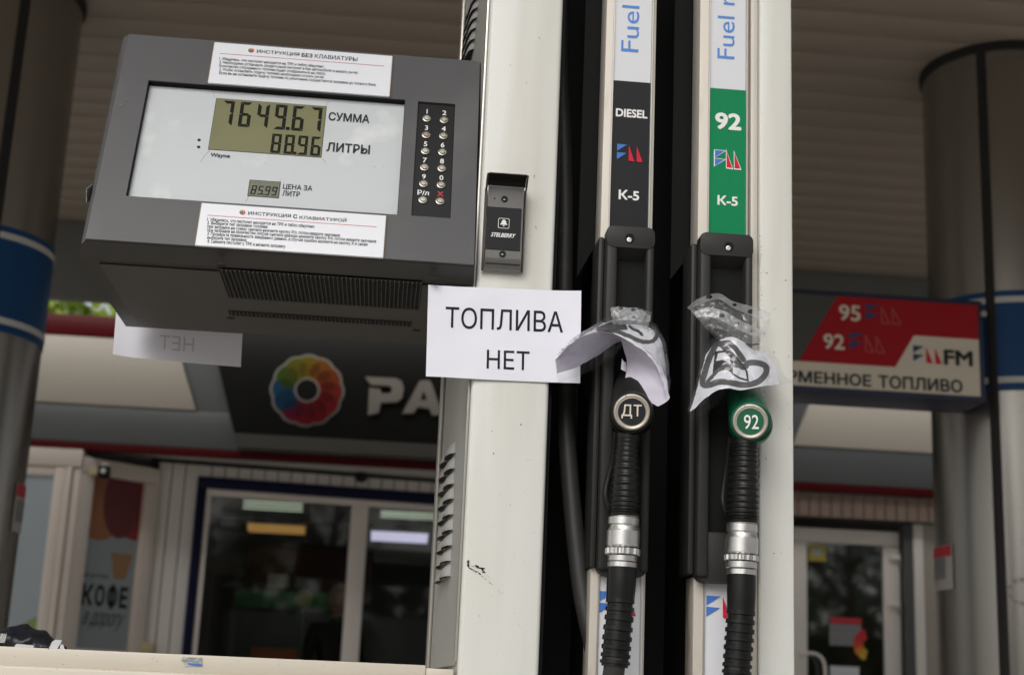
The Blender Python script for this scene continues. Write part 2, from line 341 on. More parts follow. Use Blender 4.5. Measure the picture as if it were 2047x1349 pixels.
M_pane = glass_mat('shop_glass', (0.88, 0.90, 0.88), 1.45, rough=0.035, boost=1.0)
M_paned = glass_mat('door_glass', (0.5, 0.52, 0.51), 1.5, rough=0.035, boost=5.0)
M_room = mat('room_wall', (0.17, 0.16, 0.145), 0.7, var=0.15, vscale=2)
M_roomb = mat('room_brown', (0.06, 0.026, 0.018), 0.6, var=0.2)
M_shelf = mat('shelf_green', (0.012, 0.23, 0.045), 0.5, var=0.1)
M_counter = mat('counter_grey', (0.18, 0.185, 0.185), 0.5, var=0.15)
M_orange = mat('box_orange', (0.42, 0.09, 0.03), 0.5, var=0.1)
M_tube = mat('lamp_cool', (0.8, 0.85, 0.75), 0.4, emit=(0.80, 0.90, 0.72), estr=0.42)
M_tubeo = mat('lamp_orange', (0.8, 0.5, 0.2), 0.4, emit=(0.95, 0.50, 0.14), estr=0.28)
M_tubev = mat('lamp_violet', (0.8, 0.8, 0.9), 0.4, emit=(0.74, 0.70, 1.0), estr=0.75)
M_lbox = mat('lamp_body', (0.3, 0.3, 0.28), 0.5)
M_ball = mat('balloon_skin', (0.48, 0.56, 0.25), 0.3, var=0.05)
M_navy = mat('sign_frame_navy', (0.020, 0.026, 0.060), 0.4, var=0.1)
M_sgred = mat('sign_red', (0.36, 0.016, 0.022), 0.42, var=0.05, spec=0.12)
M_sgwh = mat('sign_cream', (0.68, 0.62, 0.51), 0.5, var=0.05)
M_sgdk = mat('sign_dark', (0.055, 0.058, 0.052), 0.45, var=0.1)
M_sgnv = mat('sign_logo_navy', (0.02, 0.045, 0.14), 0.45)
M_sgol = mat('sign_logo_outline', (0.44, 0.06, 0.07), 0.45)
M_bark = mat('bark', (0.075, 0.055, 0.04), 0.9, var=0.3, vscale=8, bump=0.8, bscale=20)
M_leaf = mat('leaf', (0.05, 0.085, 0.03), 0.5, var=0.5, vscale=1.6)
M_leaf2 = mat('leaf_bright', (0.24, 0.33, 0.03), 0.5, var=0.5, vscale=1.2)
M_skin = mat('skin', (0.55, 0.34, 0.27), 0.55, var=0.05)
M_hair = mat('hair', (0.46, 0.31, 0.23), 0.6, var=0.3, vscale=40)
M_coat = mat('jacket_dark', (0.012, 0.012, 0.014), 0.7, var=0.2)
M_trou = mat('trousers', (0.03, 0.03, 0.035), 0.8, var=0.2)
M_lampc = mat('lamp_cream', (0.62, 0.50, 0.30), 0.5, var=0.08)
M_photo = mat('photo_grey', (0.23, 0.235, 0.24), 0.5, var=0.5, vscale=40)
M_cpap = mat('column_paper', (0.50, 0.46, 0.42), 0.6, var=0.05)
M_yel = mat('print_yellow', (0.45, 0.36, 0.05), 0.5, var=0.1)
RAIN = [(0.62, 0.42, 0.02), (0.72, 0.24, 0.02), (0.70, 0.13, 0.02), (0.66, 0.06, 0.02), (0.60, 0.02, 0.025), (0.50, 0.01, 0.02), (0.50, 0.01, 0.045), (0.42, 0.012, 0.075), (0.02, 0.12, 0.30), (0.03, 0.20, 0.40), (0.16, 0.30, 0.03), (0.40, 0.40, 0.02)]
M_rain = [mat('petal_%d' % i, c, 0.45, var=0.05) for i, c in enumerate(RAIN)]
M_rains = [mat('sign_petal_dimmed_%d' % i, tuple(x * 0.24 for x in c), 0.5, var=0.05, spec=0.15) for i, c in enumerate(RAIN)]  # emblem colours darkened to stand for the weaker light on the sign
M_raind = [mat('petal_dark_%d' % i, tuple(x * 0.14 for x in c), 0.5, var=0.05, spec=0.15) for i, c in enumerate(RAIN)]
# ================================================================ SETTING
def sheet(name, x0, y0, x1, y1, z, m):
    o = mobj(name, [(x0, y0, z), (x1, y0, z), (x1, y1, z), (x0, y1, z)], [(0, 1, 2, 3)], m); o['kind'] = 'structure'; return o
sheet('ground', -150, -150, 150, 150, 0.0, M_ground)
pv = box('bounce_pavement', (-12, 7.6, -0.05), (12, 10.9, 0.12), mat('bounce_concrete', (0.56, 0.53, 0.48), 0.85, var=0.15, vscale=1.5, bump=0.3, bscale=50), None, 0.02); pv['kind'] = 'structure'  # unseen pale slab, added to bounce sky light onto the shop front
isl = box('pump_island', (-1.6, 1.55, -0.05), (1.5, 2.75, 0.14), M_isl, None, 0.02); isl['kind'] = 'structure'
# ---------------------------------------------------------------- canopy
CZ = 3.80; CX0, CX1, CY0, CY1 = -6.5, 7.5, 0.7, 8.80
canopy = thing('canopy', 'wide station canopy with brown plank ceiling over the pumps', 'canopy', (0.5, 4, CZ))
box('roof_deck', (CX0, CY0, CZ + 0.05), (CX1, CY1, CZ + 0.3), M_cseam, canopy)
pitch = 0.196; yy = 5.258 - 40 * pitch; pl = None; n = 0
while yy < CY1 - 0.02:
    if yy > CY0 - 0.01:
        y1 = min(yy + pitch - 0.006, CY1 - 0.01)
        if pl is None or y1 < yy + pitch - 0.0085:
            pl = box('ceiling_plank', (CX0, yy, CZ), (CX1, y1, CZ + 0.045), M_plank, canopy, 0.003, 2); py = yy
        else:
            q = pl.copy(); COL.objects.link(q); q.location = pl.location + Vector((0, yy - py, random.uniform(-.0004, .0004)))
    yy += pitch
box('fascia_beam', (CX0, CY1, at(150, 596, CY1)[2]), (CX1, CY1 + 0.10, CZ + 0.32), M_drop, canopy, 0.01)
box('fascia_beam', (CX0, CY0 - 0.12, CZ - 0.1), (CX1, CY0, CZ + 0.7), M_drop, canopy, 0.01)
# ---------------------------------------------------------------- columns
def column(cx, cy, seam_px, label, posters):
    r = 0.325
    t = thing('canopy_column', label, 'column', (cx, cy, 0), 'columns that carry the canopy')
    def cyl(nm, z0, z1, rr, m, k=64, bev=0):
        V = []; F = []
        for z in (z0, z1):
            for i in range(k): V.append((cx + rr * math.cos(2 * math.pi * i / k), cy + rr * math.sin(2 * math.pi * i / k), z))
        for i in range(k): F.append((i, (i + 1) % k, k + (i + 1) % k, k + i))
        F += [tuple(range(k))[::-1], tuple(range(k, 2 * k))]
        return mobj(nm, V, F, m, t, 40)
    cyl('cladding', 0, CZ - 0.001, r, M_colm)
    cyl('collar', CZ - 0.035, CZ - 0.0005, r + 0.012, M_gap)
    b = cyl('blue_band', 2.305, 2.715, r + 0.004, M_colb)
    for z in (2.335, 2.665): cyl('white_ring', z, z + 0.025, r + 0.0065, M_colw)
    # seam: a dark cover strip where the two half shells meet
    xs, ys = seam_px; d = at(xs, ys, cy - r * 0.95); a = math.atan2(d[1] - cy, d[0] - cx)
    P = lambda ang, rr, z: (cx + rr * math.cos(ang), cy + rr * math.sin(ang), z)
    V = []; h = 0.018 / r
    for z in (0, CZ - 0.04):
        for ang, rr in ((a - h, r - .01), (a - h, r + 0.009), (a, r + 0.011), (a + h, r + 0.009), (a + h, r - .01)): V.append(P(ang, rr, z))
    mobj('seam_strip', V, [(0, 1, 6, 5), (1, 2, 7, 6), (2, 3, 8, 7), (3, 4, 9, 8), (0, 4, 3, 2, 1), (5, 6, 7, 8, 9)], M_gap, t)
    return t, r
def curved_paper(nm, t, cx, cy, r, px_quad, rr, m, k=10):
    def ang_z(x, y):
        d = ray(x, y)[:2]; o = CAM[:2] - np.array([cx, cy]); A = d @ d; B = 2 * o @ d; Cc = o @ o - r * r; disc_ = max(B * B - 4 * A * Cc, 0); s = (-B - math.sqrt(disc_)) / (2 * A)
        P = CAM + ray(x, y) * s; an = math.atan2(P[1] - cy, P[0] - cx); return (an if an < math.pi / 2 else an - 2 * math.pi), P[2]
    q = [ang_z(*p) for p in px_quad]; a0 = (q[0][0] + q[3][0]) / 2; a1 = (q[1][0] + q[2][0]) / 2; z1 = (q[0][1] + q[1][1]) / 2; z0 = (q[2][1] + q[3][1]) / 2
    V = []
    for z in (z0, z1):
        for i in range(k + 1):
            a = a0 + (a1 - a0) * i / k; V.append((cx + (r + rr) * math.cos(a), cy + (r + rr) * math.sin(a), z))
    F = [(i, i + 1, k + 2 + i, k + 1 + i) for i in range(k)]
    return mobj(nm, V, F, m, t, 60)
c1, cr_ = column(-1.725, 5.7, (30, 200), 'round grey canopy column with blue band left of the display', None)
c2, _ = column(2.565, 5.7, (1972, 560), 'round grey canopy column with blue band behind the red price sign', None)
for (cx_, root, q, hq, pq, lab) in (
    (-1.725, c1, [(32, 966), (60, 972), (48, 1068), (20, 1062)], [(33, 967), (60, 973), (57, 998), (30, 992)], [(32, 998), (58, 1004), (52, 1048), (27, 1042)], 'white notice with red heading on the left column'),
    (2.565, c2, [(1852, 1095), (1905, 1090), (1908, 1178), (1854, 1182)], [(1852, 1096), (1903, 1091), (1903, 1112), (1852, 1117)], [(1858, 1117), (1892, 1115), (1893, 1158), (1858, 1160)], 'white notice with red heading on the right column')):
    pr = curved_paper('notice', None, cx_, 5.7, cr_, q, 0.004, M_cpap); tag(pr, lab, 'notice', 'notices stuck on the columns')
    curved_paper('red_heading', pr, cx_, 5.7, cr_, hq, 0.0052, M_redink); curved_paper('photo', pr, cx_, 5.7, cr_, pq, 0.0052, M_photo)
# worn remains of a sticker on the right column
M_worn = mat('worn_sticker', (0.40, 0.37, 0.32), 0.7, var=0.3, vscale=30)
for k in range(9):
    a = k / 9 * 2 * math.pi; x = 2040 + 22 * math.cos(a); y = 1182 + 24 * math.sin(a)
    curved_paper('glue_residue', c2, 2.565, 5.7, cr_, [(x - 6, y - 5), (x + 6, y - 4), (x + 5, y + 5), (x - 5, y + 4)], 0.002, M_worn, 3)
# ---------------------------------------------------------------- price sign in front of the right column
SY = 5.30
fs = Frame((2.0, SY, 2.2), (1, 0, 0), (0, 0, 1))
sign = thing('price_sign', 'red and cream fuel sign in a navy frame on the right column', 'sign', (1.9, SY, 2.2))
q = fs.rect([(1500, 575), (1966, 600), (1970, 800), (1500, 785)])
SX0 = 0.62; SX1 = fs.uv(1968, 700)[0] + 0.0; SZ1 = fs.uv(1800, 590)[1]; SZ0 = fs.uv(1800, 794)[1]
poly('sign_frame', fs, rpts((SX0 - 2.0 - .03, SZ0, SX1, SZ1)), -0.24, 0.0, M_navy, sign, 0.008)
def sp(nm, pix, m, n=0.004, d=0.006): return ppoly(nm, fs, pix, n - d, n, m, sign)
zt = SZ1 - 0.022; zb = SZ0 + 0.022
uR = fs.uv(1962, 700)[0] - 0.012; uL = SX0 - 2.0
u_a = fs.uv(1673, 588)[0]; u_b = fs.uv(1596, 720)[0]; z_b = fs.uv(1596, 722)[1]
u_c = fs.uv(1789, 737)[0]; u_d = fs.uv(1826, 671)[0]; z_d = fs.uv(1826, 671)[1]
poly('dark_panel', fs, [(uL, z_b), (u_b, z_b), (u_a, zt), (uL, zt)], -0.002, 0.004, M_sgdk, sign)
poly('red_panel', fs, [(u_b, z_b), (u_c, z_b), (u_d, z_d), (uR, z_d), (uR, zt), (u_a, zt)], -0.002, 0.005, M_sgred, sign)
poly('cream_panel', fs, [(uL, zb), (uR, zb), (uR, z_d), (u_d, z_d), (u_c, z_b), (uL, z_b)], -0.002, 0.0045, M_sgwh, sign)
def fm_logo(fr, BL, TR, n, parent, mb, mr, outline=None, prefix='logo', mo=None):
    """two blue pennants and two red sails; BL, TR are the pixels of its corners"""
    a = fr.uv(*BL, n); b = fr.uv(*TR, n); W = b[0] - a[0]; H = b[1] - a[1]
    tris = [([(0, 1), (0, .57), (.385, .985)], mb), ([(0, .5), (0, .07), (.37, .47)], mb), ([(.455, .97), (.46, .03), (.68, .0)], mr), ([(.765, .93), (.775, .0), (1, .0)], mr)]
    for k, (t, m) in enumerate(tris):
        if outline or mo:
            c = np.mean(t, 0); tt = [((p[0] - c[0]) * 1.30 + c[0], (p[1] - c[1]) * 1.22 + c[1]) for p in t]
            if mo is None: poly('logo_outline', fr, [(a[0] + p[0] * W, a[1] + p[1] * H) for p in tt], n - 0.0006, n + 0.0001, outline, parent)
        poly('logo_pennant' if k < 2 else 'logo_sail', fr, [(a[0] + p[0] * W, a[1] + p[1] * H) for p in t], n - 0.0004, n + 0.0004, m, parent)
def logo_line(fr, BL, TR, n, parent, m, wd):
    a = fr.uv(*BL, n); b = fr.uv(*TR, n); W = b[0] - a[0]; H = b[1] - a[1]
    for t in ([(.455, .97), (.46, .03), (.68, .0)], [(.765, .93), (.775, .0), (1, .0)]):
        P = [np.array((a[0] + p[0] * W, a[1] + p[1] * H)) for p in t]
        for i in range(3):
            p, q = P[i], P[(i + 1) % 3]; d = (q - p) / np.linalg.norm(q - p); nn = np.array((-d[1], d[0])) * wd / 2
            poly('logo_sail_outline', fr, [p - nn, q - nn, q + nn, p + nn], n - 0.0004, n + 0.0004 + i * 0.0004, m, parent)
for s, BL, TR, lb, lt in (('95', (1677, 640), (1720, 611), (1731, 641), (1800, 612)), ('92', (1646, 697), (1688, 669), (1699, 698), (1768, 669))):
    text('price_lettering', s, fs, tbox(fs, BL, TR, .006), M_sgwh, sign, 0.0065, bold=0.022)
    a = fs.uv(*lb, .006); b = fs.uv(*lt, .006); W = b[0] - a[0]; H = b[1] - a[1]
    for t in ([(0, 1), (0, .57), (.385, .985)], [(0, .5), (0, .0), (.37, .47)]): poly('logo_pennant', fs, [(a[0] + p[0] * W, a[1] + p[1] * H) for p in t], 0.005, 0.0066, M_sgnv, sign)
    logo_line(fs, (lb[0], lb[1] + 3), (lt[0], lt[1] + 3), 0.0062, sign, M_sgol, 0.006)
fm_logo(fs, (1826, 724), (1882, 694), 0.0065, sign, M_sgnv, M_red)
text('sign_lettering', 'FM', fs, tbox(fs, (1887, 729), (1944, 702), .006), M_inkg, sign, 0.0068, bold=0.035)
ub = fs.uv(1923, 783)[0]; a1 = fs.uv(1600, 762)[0]
zz0 = fs.uv(1760, 776)[1]; zz1 = fs.uv(1760, 750)[1]
wv = ub - fs.uv(1596, 740)[0]
uT = fs.uv(1755, 776)[0]; uE = fs.uv(1741, 776)[0]
text('sign_lettering', 'ТОПЛИВО', fs, (uT, zz0, ub, zz1), M_inkg, sign, 0.0068, bold=0.026)
text('sign_lettering', 'ФИРМЕННОЕ', fs, (uE - (ub - uT) * 1.31, zz0, uE, zz1), M_inkg, sign, 0.0068, bold=0.026)
disc('frame_bolt', fs, (1967, 627), 6, -0.0, 0.012, M_steel, sign, 12)
# ================================================================ SHOP
SHY = 10.30
shop = thing('shop_building', 'single storey station shop with grey fascia, blue window casing and glass door', 'building', (0.8, 12.5, 0))
ff = Frame((0, SHY, 0), (1, 0, 0), (0, 0, 1))
zc = lambda y, x=235: ff.uv(x, y)[1]
Z_top = zc(628, 150); Z_r0 = zc(671, 150); Z_c0 = zc(811); Z_g0 = zc(886); Z_t0 = zc(897)
XL, XR = -5.5, 7.5
box('fascia_cap', (XL, SHY, Z_r0), (XR, SHY + 0.5, Z_top), M_fred, shop, 0.01)
uC = ff.uv(392, 818)[0]; uD = ff.uv(352, 690)[0]
slope = (uC - ff.uv(365, 727)[0]) / (Z_c0 - ff.uv(365, 727)[1]); uTop = uC + slope * (Z_r0 - Z_c0)
poly('fascia_panel', ff, [(XL, Z_c0), (uC, Z_c0), (uTop, Z_r0 - .003), (XL, Z_r0 - .003)], -0.05, 0.0, M_cream, shop, 0.004)
poly('fascia_panel', ff, [(2.95, Z_c0), (XR, Z_c0), (XR, Z_r0 - .003), (2.95 + .2, Z_r0 - .003)], -0.05, 0.0, M_cream, shop, 0.004)
poly('fascia_backing', ff, rpts((XL, Z_g0, XR, Z_r0 - .004)), -0.5, -0.052, M_fgrey, shop)
poly('fascia_strip', ff, rpts((XL, Z_g0, XR, Z_c0 - .004)), -0.051, -0.012, M_fgrey, shop, 0.006)
box('red_trim', (XL, SHY + 0.004, Z_t0 - 0.02), (XR, SHY + 0.07, Z_g0 - 0.002), M_fred, shop, 0.008)
# protruding dark sign box with a bottom chamfer painted lighter for reflected light
bl = ff.uv(468, 893, .14); tl = ff.uv(426, 725, .14)
bu = tl[0] + (bl[0] - tl[0]) * (Z_r0 - tl[1]) / (bl[1] - tl[1])
poly('sign_box', ff, [(bl[0] - .01, Z_g0 + 0.10), (2.72, Z_g0 + 0.10), (2.9, Z_r0 + .1), (bu, Z_r0 + .1)], -0.04, 0.14, M_sbox, shop, 0.012, 3)
V = [ff.pt(bl[0] - .01, Z_g0 + .10, .14), ff.pt(2.72, Z_g0 + .10, .14), ff.pt(2.70, Z_g0 + .012, .085), ff.pt(bl[0] + .01, Z_g0 + .012, .085), ff.pt(bl[0] - .01, Z_g0 + .10, -.01), ff.pt(2.72, Z_g0 + .10, -.01), ff.pt(2.70, Z_g0 + .012, -.01), ff.pt(bl[0] + .01, Z_g0 + .012, -.01)]
mobj('sign_box_chamfer', V, [(0, 3, 2, 1), (3, 7, 6, 2), (0, 4, 7, 3), (1, 2, 6, 5)], mat('chamfer_grey', (0.15, 0.145, 0.13), 0.45), shop)
SN = 0.142
c3 = lambda L: [ff.uv(360 + x / 3.41, 650 + y / 3.41, SN) for x, y in L]
Pp = c3([(1262, 357), (1470, 367), (1508, 385), (1525, 435), (1512, 500), (1478, 528), (1368, 532), (1354, 600), (1280, 618), (1288, 432), (1366, 440), (1372, 470), (1428, 470), (1446, 448), (1440, 428), (1420, 418), (1300, 412)])
poly('sign_letter', ff, Pp, SN - .002, SN + 0.035, M_sletter, shop)
Ap = c3([(1632, 385), (1690, 380), (1712, 397), (1786, 612), (1718, 620), (1697, 572), (1618, 562), (1590, 604), (1514, 606)])
hole = c3([(1660, 455), (1683, 512), (1636, 516)])
poly('sign_letter', ff, Ap, SN - .002, SN + 0.034, M_sletter, shop)
poly('letter_counter', ff, hole, SN, SN + 0.0355, M_sbox, shop)
def flower(fr, cpx, rpx, n, parent, th=0.004, start=90, nm='logo_petal', idx=range(12), rim=M_sletter, dim=False):
    c = np.array(fr.uv(*cpx, n)); R = abs(fr.uv(cpx[0] + rpx, cpx[1], n)[0] - c[0])
    if rim:
        pts = []
        for i in range(96):
            a = 2 * math.pi * i / 96; rr = R * (0.955 + 0.045 * abs(math.cos(6 * (a - math.radians(start)))))
            pts.append((c[0] + rr * math.cos(a), c[1] + rr * math.sin(a)))
        poly('logo_rim', fr, pts, n - th, n, rim, parent)
    for i in idx:
        a0 = math.radians(start - 30 * i); pts = []
        for k in range(11):
            a = a0 + math.radians(15 - 30 * k / 10); rr = R * (0.885 + 0.045 * math.cos(6 * (a - a0)))
            pts.append((c[0] + rr * math.cos(a), c[1] + rr * math.sin(a)))
        for k in range(5):
            a = a0 + math.radians(-15 + 30 * k / 4); pts.append((c[0] + R * .33 * math.cos(a), c[1] + R * .33 * math.sin(a)))
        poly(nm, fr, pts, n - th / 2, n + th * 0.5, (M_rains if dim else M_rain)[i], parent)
        if th > 0.003:
            pc = c + np.array((math.cos(a0 + .26), math.sin(a0 + .26))) * R * .58
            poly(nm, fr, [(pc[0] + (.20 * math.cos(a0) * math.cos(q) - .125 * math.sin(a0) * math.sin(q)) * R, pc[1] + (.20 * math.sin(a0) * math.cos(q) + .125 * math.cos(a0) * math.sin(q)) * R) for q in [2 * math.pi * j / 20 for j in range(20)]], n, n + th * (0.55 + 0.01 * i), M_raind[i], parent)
    if rim:
        poly('logo_ring', fr, circ(c, R * .34, 32), n, n + th * .72, rim, parent); poly('logo_centre', fr, circ(c, R * .285, 32), n, n + th * .85, M_sbox, parent)
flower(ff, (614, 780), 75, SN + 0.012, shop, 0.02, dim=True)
# building body and roof
box('wall_body', (XL, 14.6, 0), (XR, 14.8, 3.3), M_room, shop)
box('roof', (XL, SHY + 0.45, Z_top - 0.35), (XR, 14.9, Z_top - 0.2), M_fgrey, shop)
box('soffit', (XL, SHY + 0.05, Z_t0 + 0.03), (XR, 14.7, Z_t0 + 0.10), M_sid, shop)
box('shop_floor', (XL, SHY + 0.1, 0.002), (XR, 14.7, 0.15), M_isl, shop)
# ---- window wall, turned a little away to the right
W0 = at(302, 1100, 10.82)
fw = Frame((W0[0], W0[1], 0), (math.cos(math.radians(8)), math.sin(math.radians(8)), 0), (0, 0, 1))
uw = lambda x, y, n=0.0: fw.uv(x, y, n)
zsof = Z_t0 + 0.028
ucl, ucr = uw(392, 1000)[0], uw(1010, 1000)[0]
zct = uw(400, 952)[1]; zcb = 0.78
def planks(fr, u0, u1, v0, v1, m, wd=0.098):
    u = u0; src = None
    while u < u1 - 0.02:
        e = min(u + wd - 0.007, u1)
        if src is None or e - u < wd - 0.01:
            o = poly('siding_plank', fr, rpts((u, v0, e, v1)), -0.012, 0.0, m, shop, 0.004, 1)
            if src is None: src = o; su = u
        else:
            o = src.copy(); COL.objects.link(o); o.location = src.location + Vector(fr.U * (u - su)) + Vector(fr.N * random.uniform(-.0015, .0015))
        u += wd
poly('wall_backing', fw, rpts((-.05, .15, ucl + .02, zsof)), -0.10, -0.013, M_gap, shop)
poly('wall_backing', fw, rpts((ucl - .02, zct - .02, ucr + 2.2, zsof)), -0.10, -0.013, M_gap, shop)
poly('wall_backing', fw, rpts((ucl - .02, .15, ucr + .02, zcb + .02)), -0.10, -0.013, M_gap, shop)
planks(fw, 0.0, ucl, .15, zsof, M_sid)
planks(fw, ucl, ucr + 2.0, zct, zsof, M_sid)
planks(fw, ucl, ucr, .15, zcb, M_sid)
planks(fw, ucr, ucr + 1.9, .15, zct, M_sid)
# window
win = poly('window_casing', fw, rpts((ucl, zct - 0.085, ucr, zct)), -0.06, 0.03, M_wcas, shop, 0.004)
cw = 0.085
for nm, r in (('casing_side', (ucl, zcb, ucl + cw * .78, zct - .086)), ('casing_side', (ucr - cw, zcb, ucr, zct - .086)), ('casing_sill', (ucl + cw * .78 + .001, zcb, ucr - cw - .001, zcb + cw))):
    poly(nm, fw, rpts(r), -0.06, 0.03, M_wcas, win, 0.004)
fl, frr = ucl + cw * .78 + .001, ucr - cw - .001; ft, fb = zct - .086, zcb + cw + .001
um0, um1 = uw(697, 1100)[0], uw(731, 1100)[0]; fwd = 0.05
for r in ((fl, ft - fwd, frr, ft), (fl, fb, frr, fb + fwd), (fl, fb + fwd, fl + fwd * .8, ft - fwd), (um0, fb + fwd, um1, ft - fwd), (frr - fwd, fb + fwd, frr, ft - fwd)):
    poly('frame', fw, rpts(r), -0.05, 0.012, M_wfr, win, 0.006)
for r in ((fl + fwd * .8, fb + fwd, um0, ft - fwd), (um1, fb + fwd, frr - fwd, ft - fwd)):
    poly('pane', fw, rpts(r), -0.030, -0.024, M_pane, win)
poly('painted_gap_shadow', fw, rpts((-.05, zsof - .03, ucr + 2, zsof + .02)), 0.0, 0.012, M_gap, shop)  # dark strip painted in as the shadow under the fascia
# poster wall, turned towards the right
Q0 = at(302, 1100, 10.80); ang = math.radians(46)
fq = Frame((Q0[0], Q0[1], 0), (math.cos(ang), math.sin(ang), 0), (0, 0, 1))
uq = lambda x, y, n=0.0: fq.uv(x, y, n)
uA = uq(152, 1000)[0]
rP = fq.rect([(178, 950), (281, 963), (258, 1300), (148, 1295)], -0.02)
z_ph = min(uq(290, 934)[1], uq(160, 906)[1])
poly('poster_wall', fq, rpts((uA, .15, -.002, z_ph - .003)), -0.12, -0.03, M_sid, shop)
pw = poly('poster_frame', fq, rpts((uA, rP[3], -.003, z_ph)), -0.03, 0.03, M_vest, shop, 0.008)
for r in ((uA, .9, rP[0], rP[3] - .002), (rP[2], .9, -.003, rP[3] - .002), (rP[0] + .002, .9, rP[2] - .002, rP[1] - .0)):
    poly('frame', fq, rpts(r), -0.03, 0.03, M_vest, pw, 0.008)
poster = poly('coffee_poster', fq, rpts(rP), -0.028, -0.018, M_post_bl, shop)
def clipc(cx, cy, r, R, ry=None, k=40):
    return [(min(max(x, R[0]), R[2]), min(max(y, R[1]), R[3])) for x, y in circ((cx, cy), r, k, ry)]
Wp = rP[2] - rP[0]; Hp = rP[3] - rP[1]; un = lambda a, b: (rP[0] + a * Wp, rP[1] + b * Hp)
dd = 0.0008
c0 = un(.22, .83); poly('print_circle', fq, clipc(c0[0], c0[1], Wp * .52, rP, Hp * .205), -0.018, -0.018 + dd, M_por, poster)
c0 = un(.95, .85); poly('print_circle', fq, clipc(c0[0], c0[1], Wp * .60, rP, Hp * .20), -0.018, -0.018 + 2 * dd, M_prd, poster)
c0 = un(.62, .87); poly('print_circle', fq, clipc(c0[0], c0[1], Wp * .34, rP, Hp * .22), -0.018, -0.018 + 3 * dd, M_prd2, poster)
poly('print_cup', fq, [un(.62, .41), un(.84, .415), un(.94, .565), un(.52, .565)], -0.018, -0.018 + dd, M_cup, poster)
for ch, a0, a1 in (('К', .07, .27), ('О', .305, .485), ('О', .53, .72), ('Е', .765, .92)):
    text('poster_lettering', ch, fq, (*un(a0, .245), *un(a1, .37)), M_ink, poster, -0.018 + dd * 2, bold=0.035)
poly('poster_lettering', fq, rpts((*un(.60, .235), *un(.65, .38))), -0.018, -0.018 + dd * 3, M_ink, poster)
text('poster_lettering', 'купи', fq, (*un(.08, .40), *un(.50, .43)), M_inkg, poster, -0.018 + dd * 2)
text('poster_lettering', 'в дорогу', fq, (*un(.12, .11), *un(.90, .21)), M_inkg, poster, -0.018 + dd * 2, shear=0.6)
# vestibule front on the left
V0 = fq.pt(uA, 0, 0.03); VY = float(V0[1])
fv = Frame((V0[0], VY, 0), (1, 0, 0), (0, 0, 1))
uv_ = lambda x, y, n=0.0: fv.uv(x, y, n)
zvt = uv_(110, 896)[1]; zvh = uv_(110, 932)[1]; zgl = uv_(85, 950)[1]; u1 = uv_(104, 1000)[0]
box('vestibule_body', (XL, VY + 0.062, 0.15), (V0[0] - 0.01, 12.0, zvt - .002), M_room, shop)
ves = poly('vestibule_header', fv, rpts((XL - V0[0], zvh, 0.0, zvt)), -0.06, 0.03, M_vest, shop, 0.01)
poly('door_post', fv, rpts((u1, .15, uv_(126, 1000)[0], zvh - .002)), -0.06, 0.02, M_vest, ves, 0.008)
poly('door_post', fv, rpts((uv_(126, 1000)[0] + .004, .15, uv_(140, 1000)[0], zvh - .002)), -0.06, 0.035, M_vest, ves, 0.012, 3)
poly('door_post', fv, rpts((uv_(140, 1000)[0] + .003, .15, 0.0, zvh - .002)), -0.06, 0.012, M_vest, ves, 0.008)
poly('head_rail', fv, rpts((u1 - 1.2, zgl, u1 - .002, zvh - .002)), -0.06, 0.012, M_vest, ves, 0.008)
rv = (u1 - 1.0, .25, u1 - .002, zgl - .002)
poly('printed_pane', fv, rpts(rv), -0.05, -0.01, M_vgl, ves)
hc = uv_(100, 1300); rr_ = 0.29
poly('print_hill', fv, [(min(max(x, rv[0]), rv[2]), max(y, rv[1])) for x, y in circ((hc[0] + .0, hc[1] - .04), rr_, 40)], -0.01, -0.009, M_hill, ves)
poly('print_hill', fv, [(min(max(x, rv[0]), rv[2]), max(y, rv[1])) for x, y in circ((hc[0] - .08, hc[1] - .22), rr_ * 1.05, 40)], -0.009, -0.008, M_hill2, ves)
# spotlight / camera over the poster, and small lamp box below
sc_ = thing('security_camera', 'small black security camera with a light lens above the coffee poster', 'camera', fq.pt(*uq(205, 940), .04))
cfr = Frame(at(206, 941, 10.32), (1, 0, 0), (0, 0, 1))
poly('camera_body', cfr, rpts((-.035, -.04, .035, .04)), -0.10, 0.02, M_blk, sc_, 0.006)
poly('lens', cfr, circ((.004, 0), .019, 20), 0.02, 0.026, M_colw, sc_)
poly('wall_bracket', cfr, rpts((-.12, -.03, -.037, .02)), -0.09, -0.01, M_lampc, sc_, 0.008)
poly('wall_bracket', cfr, rpts((-.03, .041, .03, .065)), -0.14, -0.04, M_wfr, sc_, 0.006)
wb = fw.rect([(266, 1282), (307, 1284), (306, 1304), (265, 1302)], .06)
wbx = poly('wall_box', fw, rpts(wb), 0.001, 0.06, M_lampc, None, 0.01, 3); tag(wbx, 'small cream box low on the siding beside the coffee poster', 'wall box')
uwm = uw(725, 948, .1)
cm = thing('dome_camera', 'small dark dome camera under the fascia above the shop window', 'camera', fw.pt(uwm[0], zsof, .06))
poly('dome_base', fw, circ((uwm[0], uwm[1]), .05, 18), 0.002, 0.03, M_blk, cm, 0.004)
sweep('dome', [fw.pt(uwm[0], uwm[1] - .0, .03 + .04 * math.sin(a)) for a in np.linspace(0, 1.5, 6)], [.04 * math.cos(a) for a in np.linspace(0, 1.5, 6)], M_rub, cm, 16, up=(0, 0, 1))
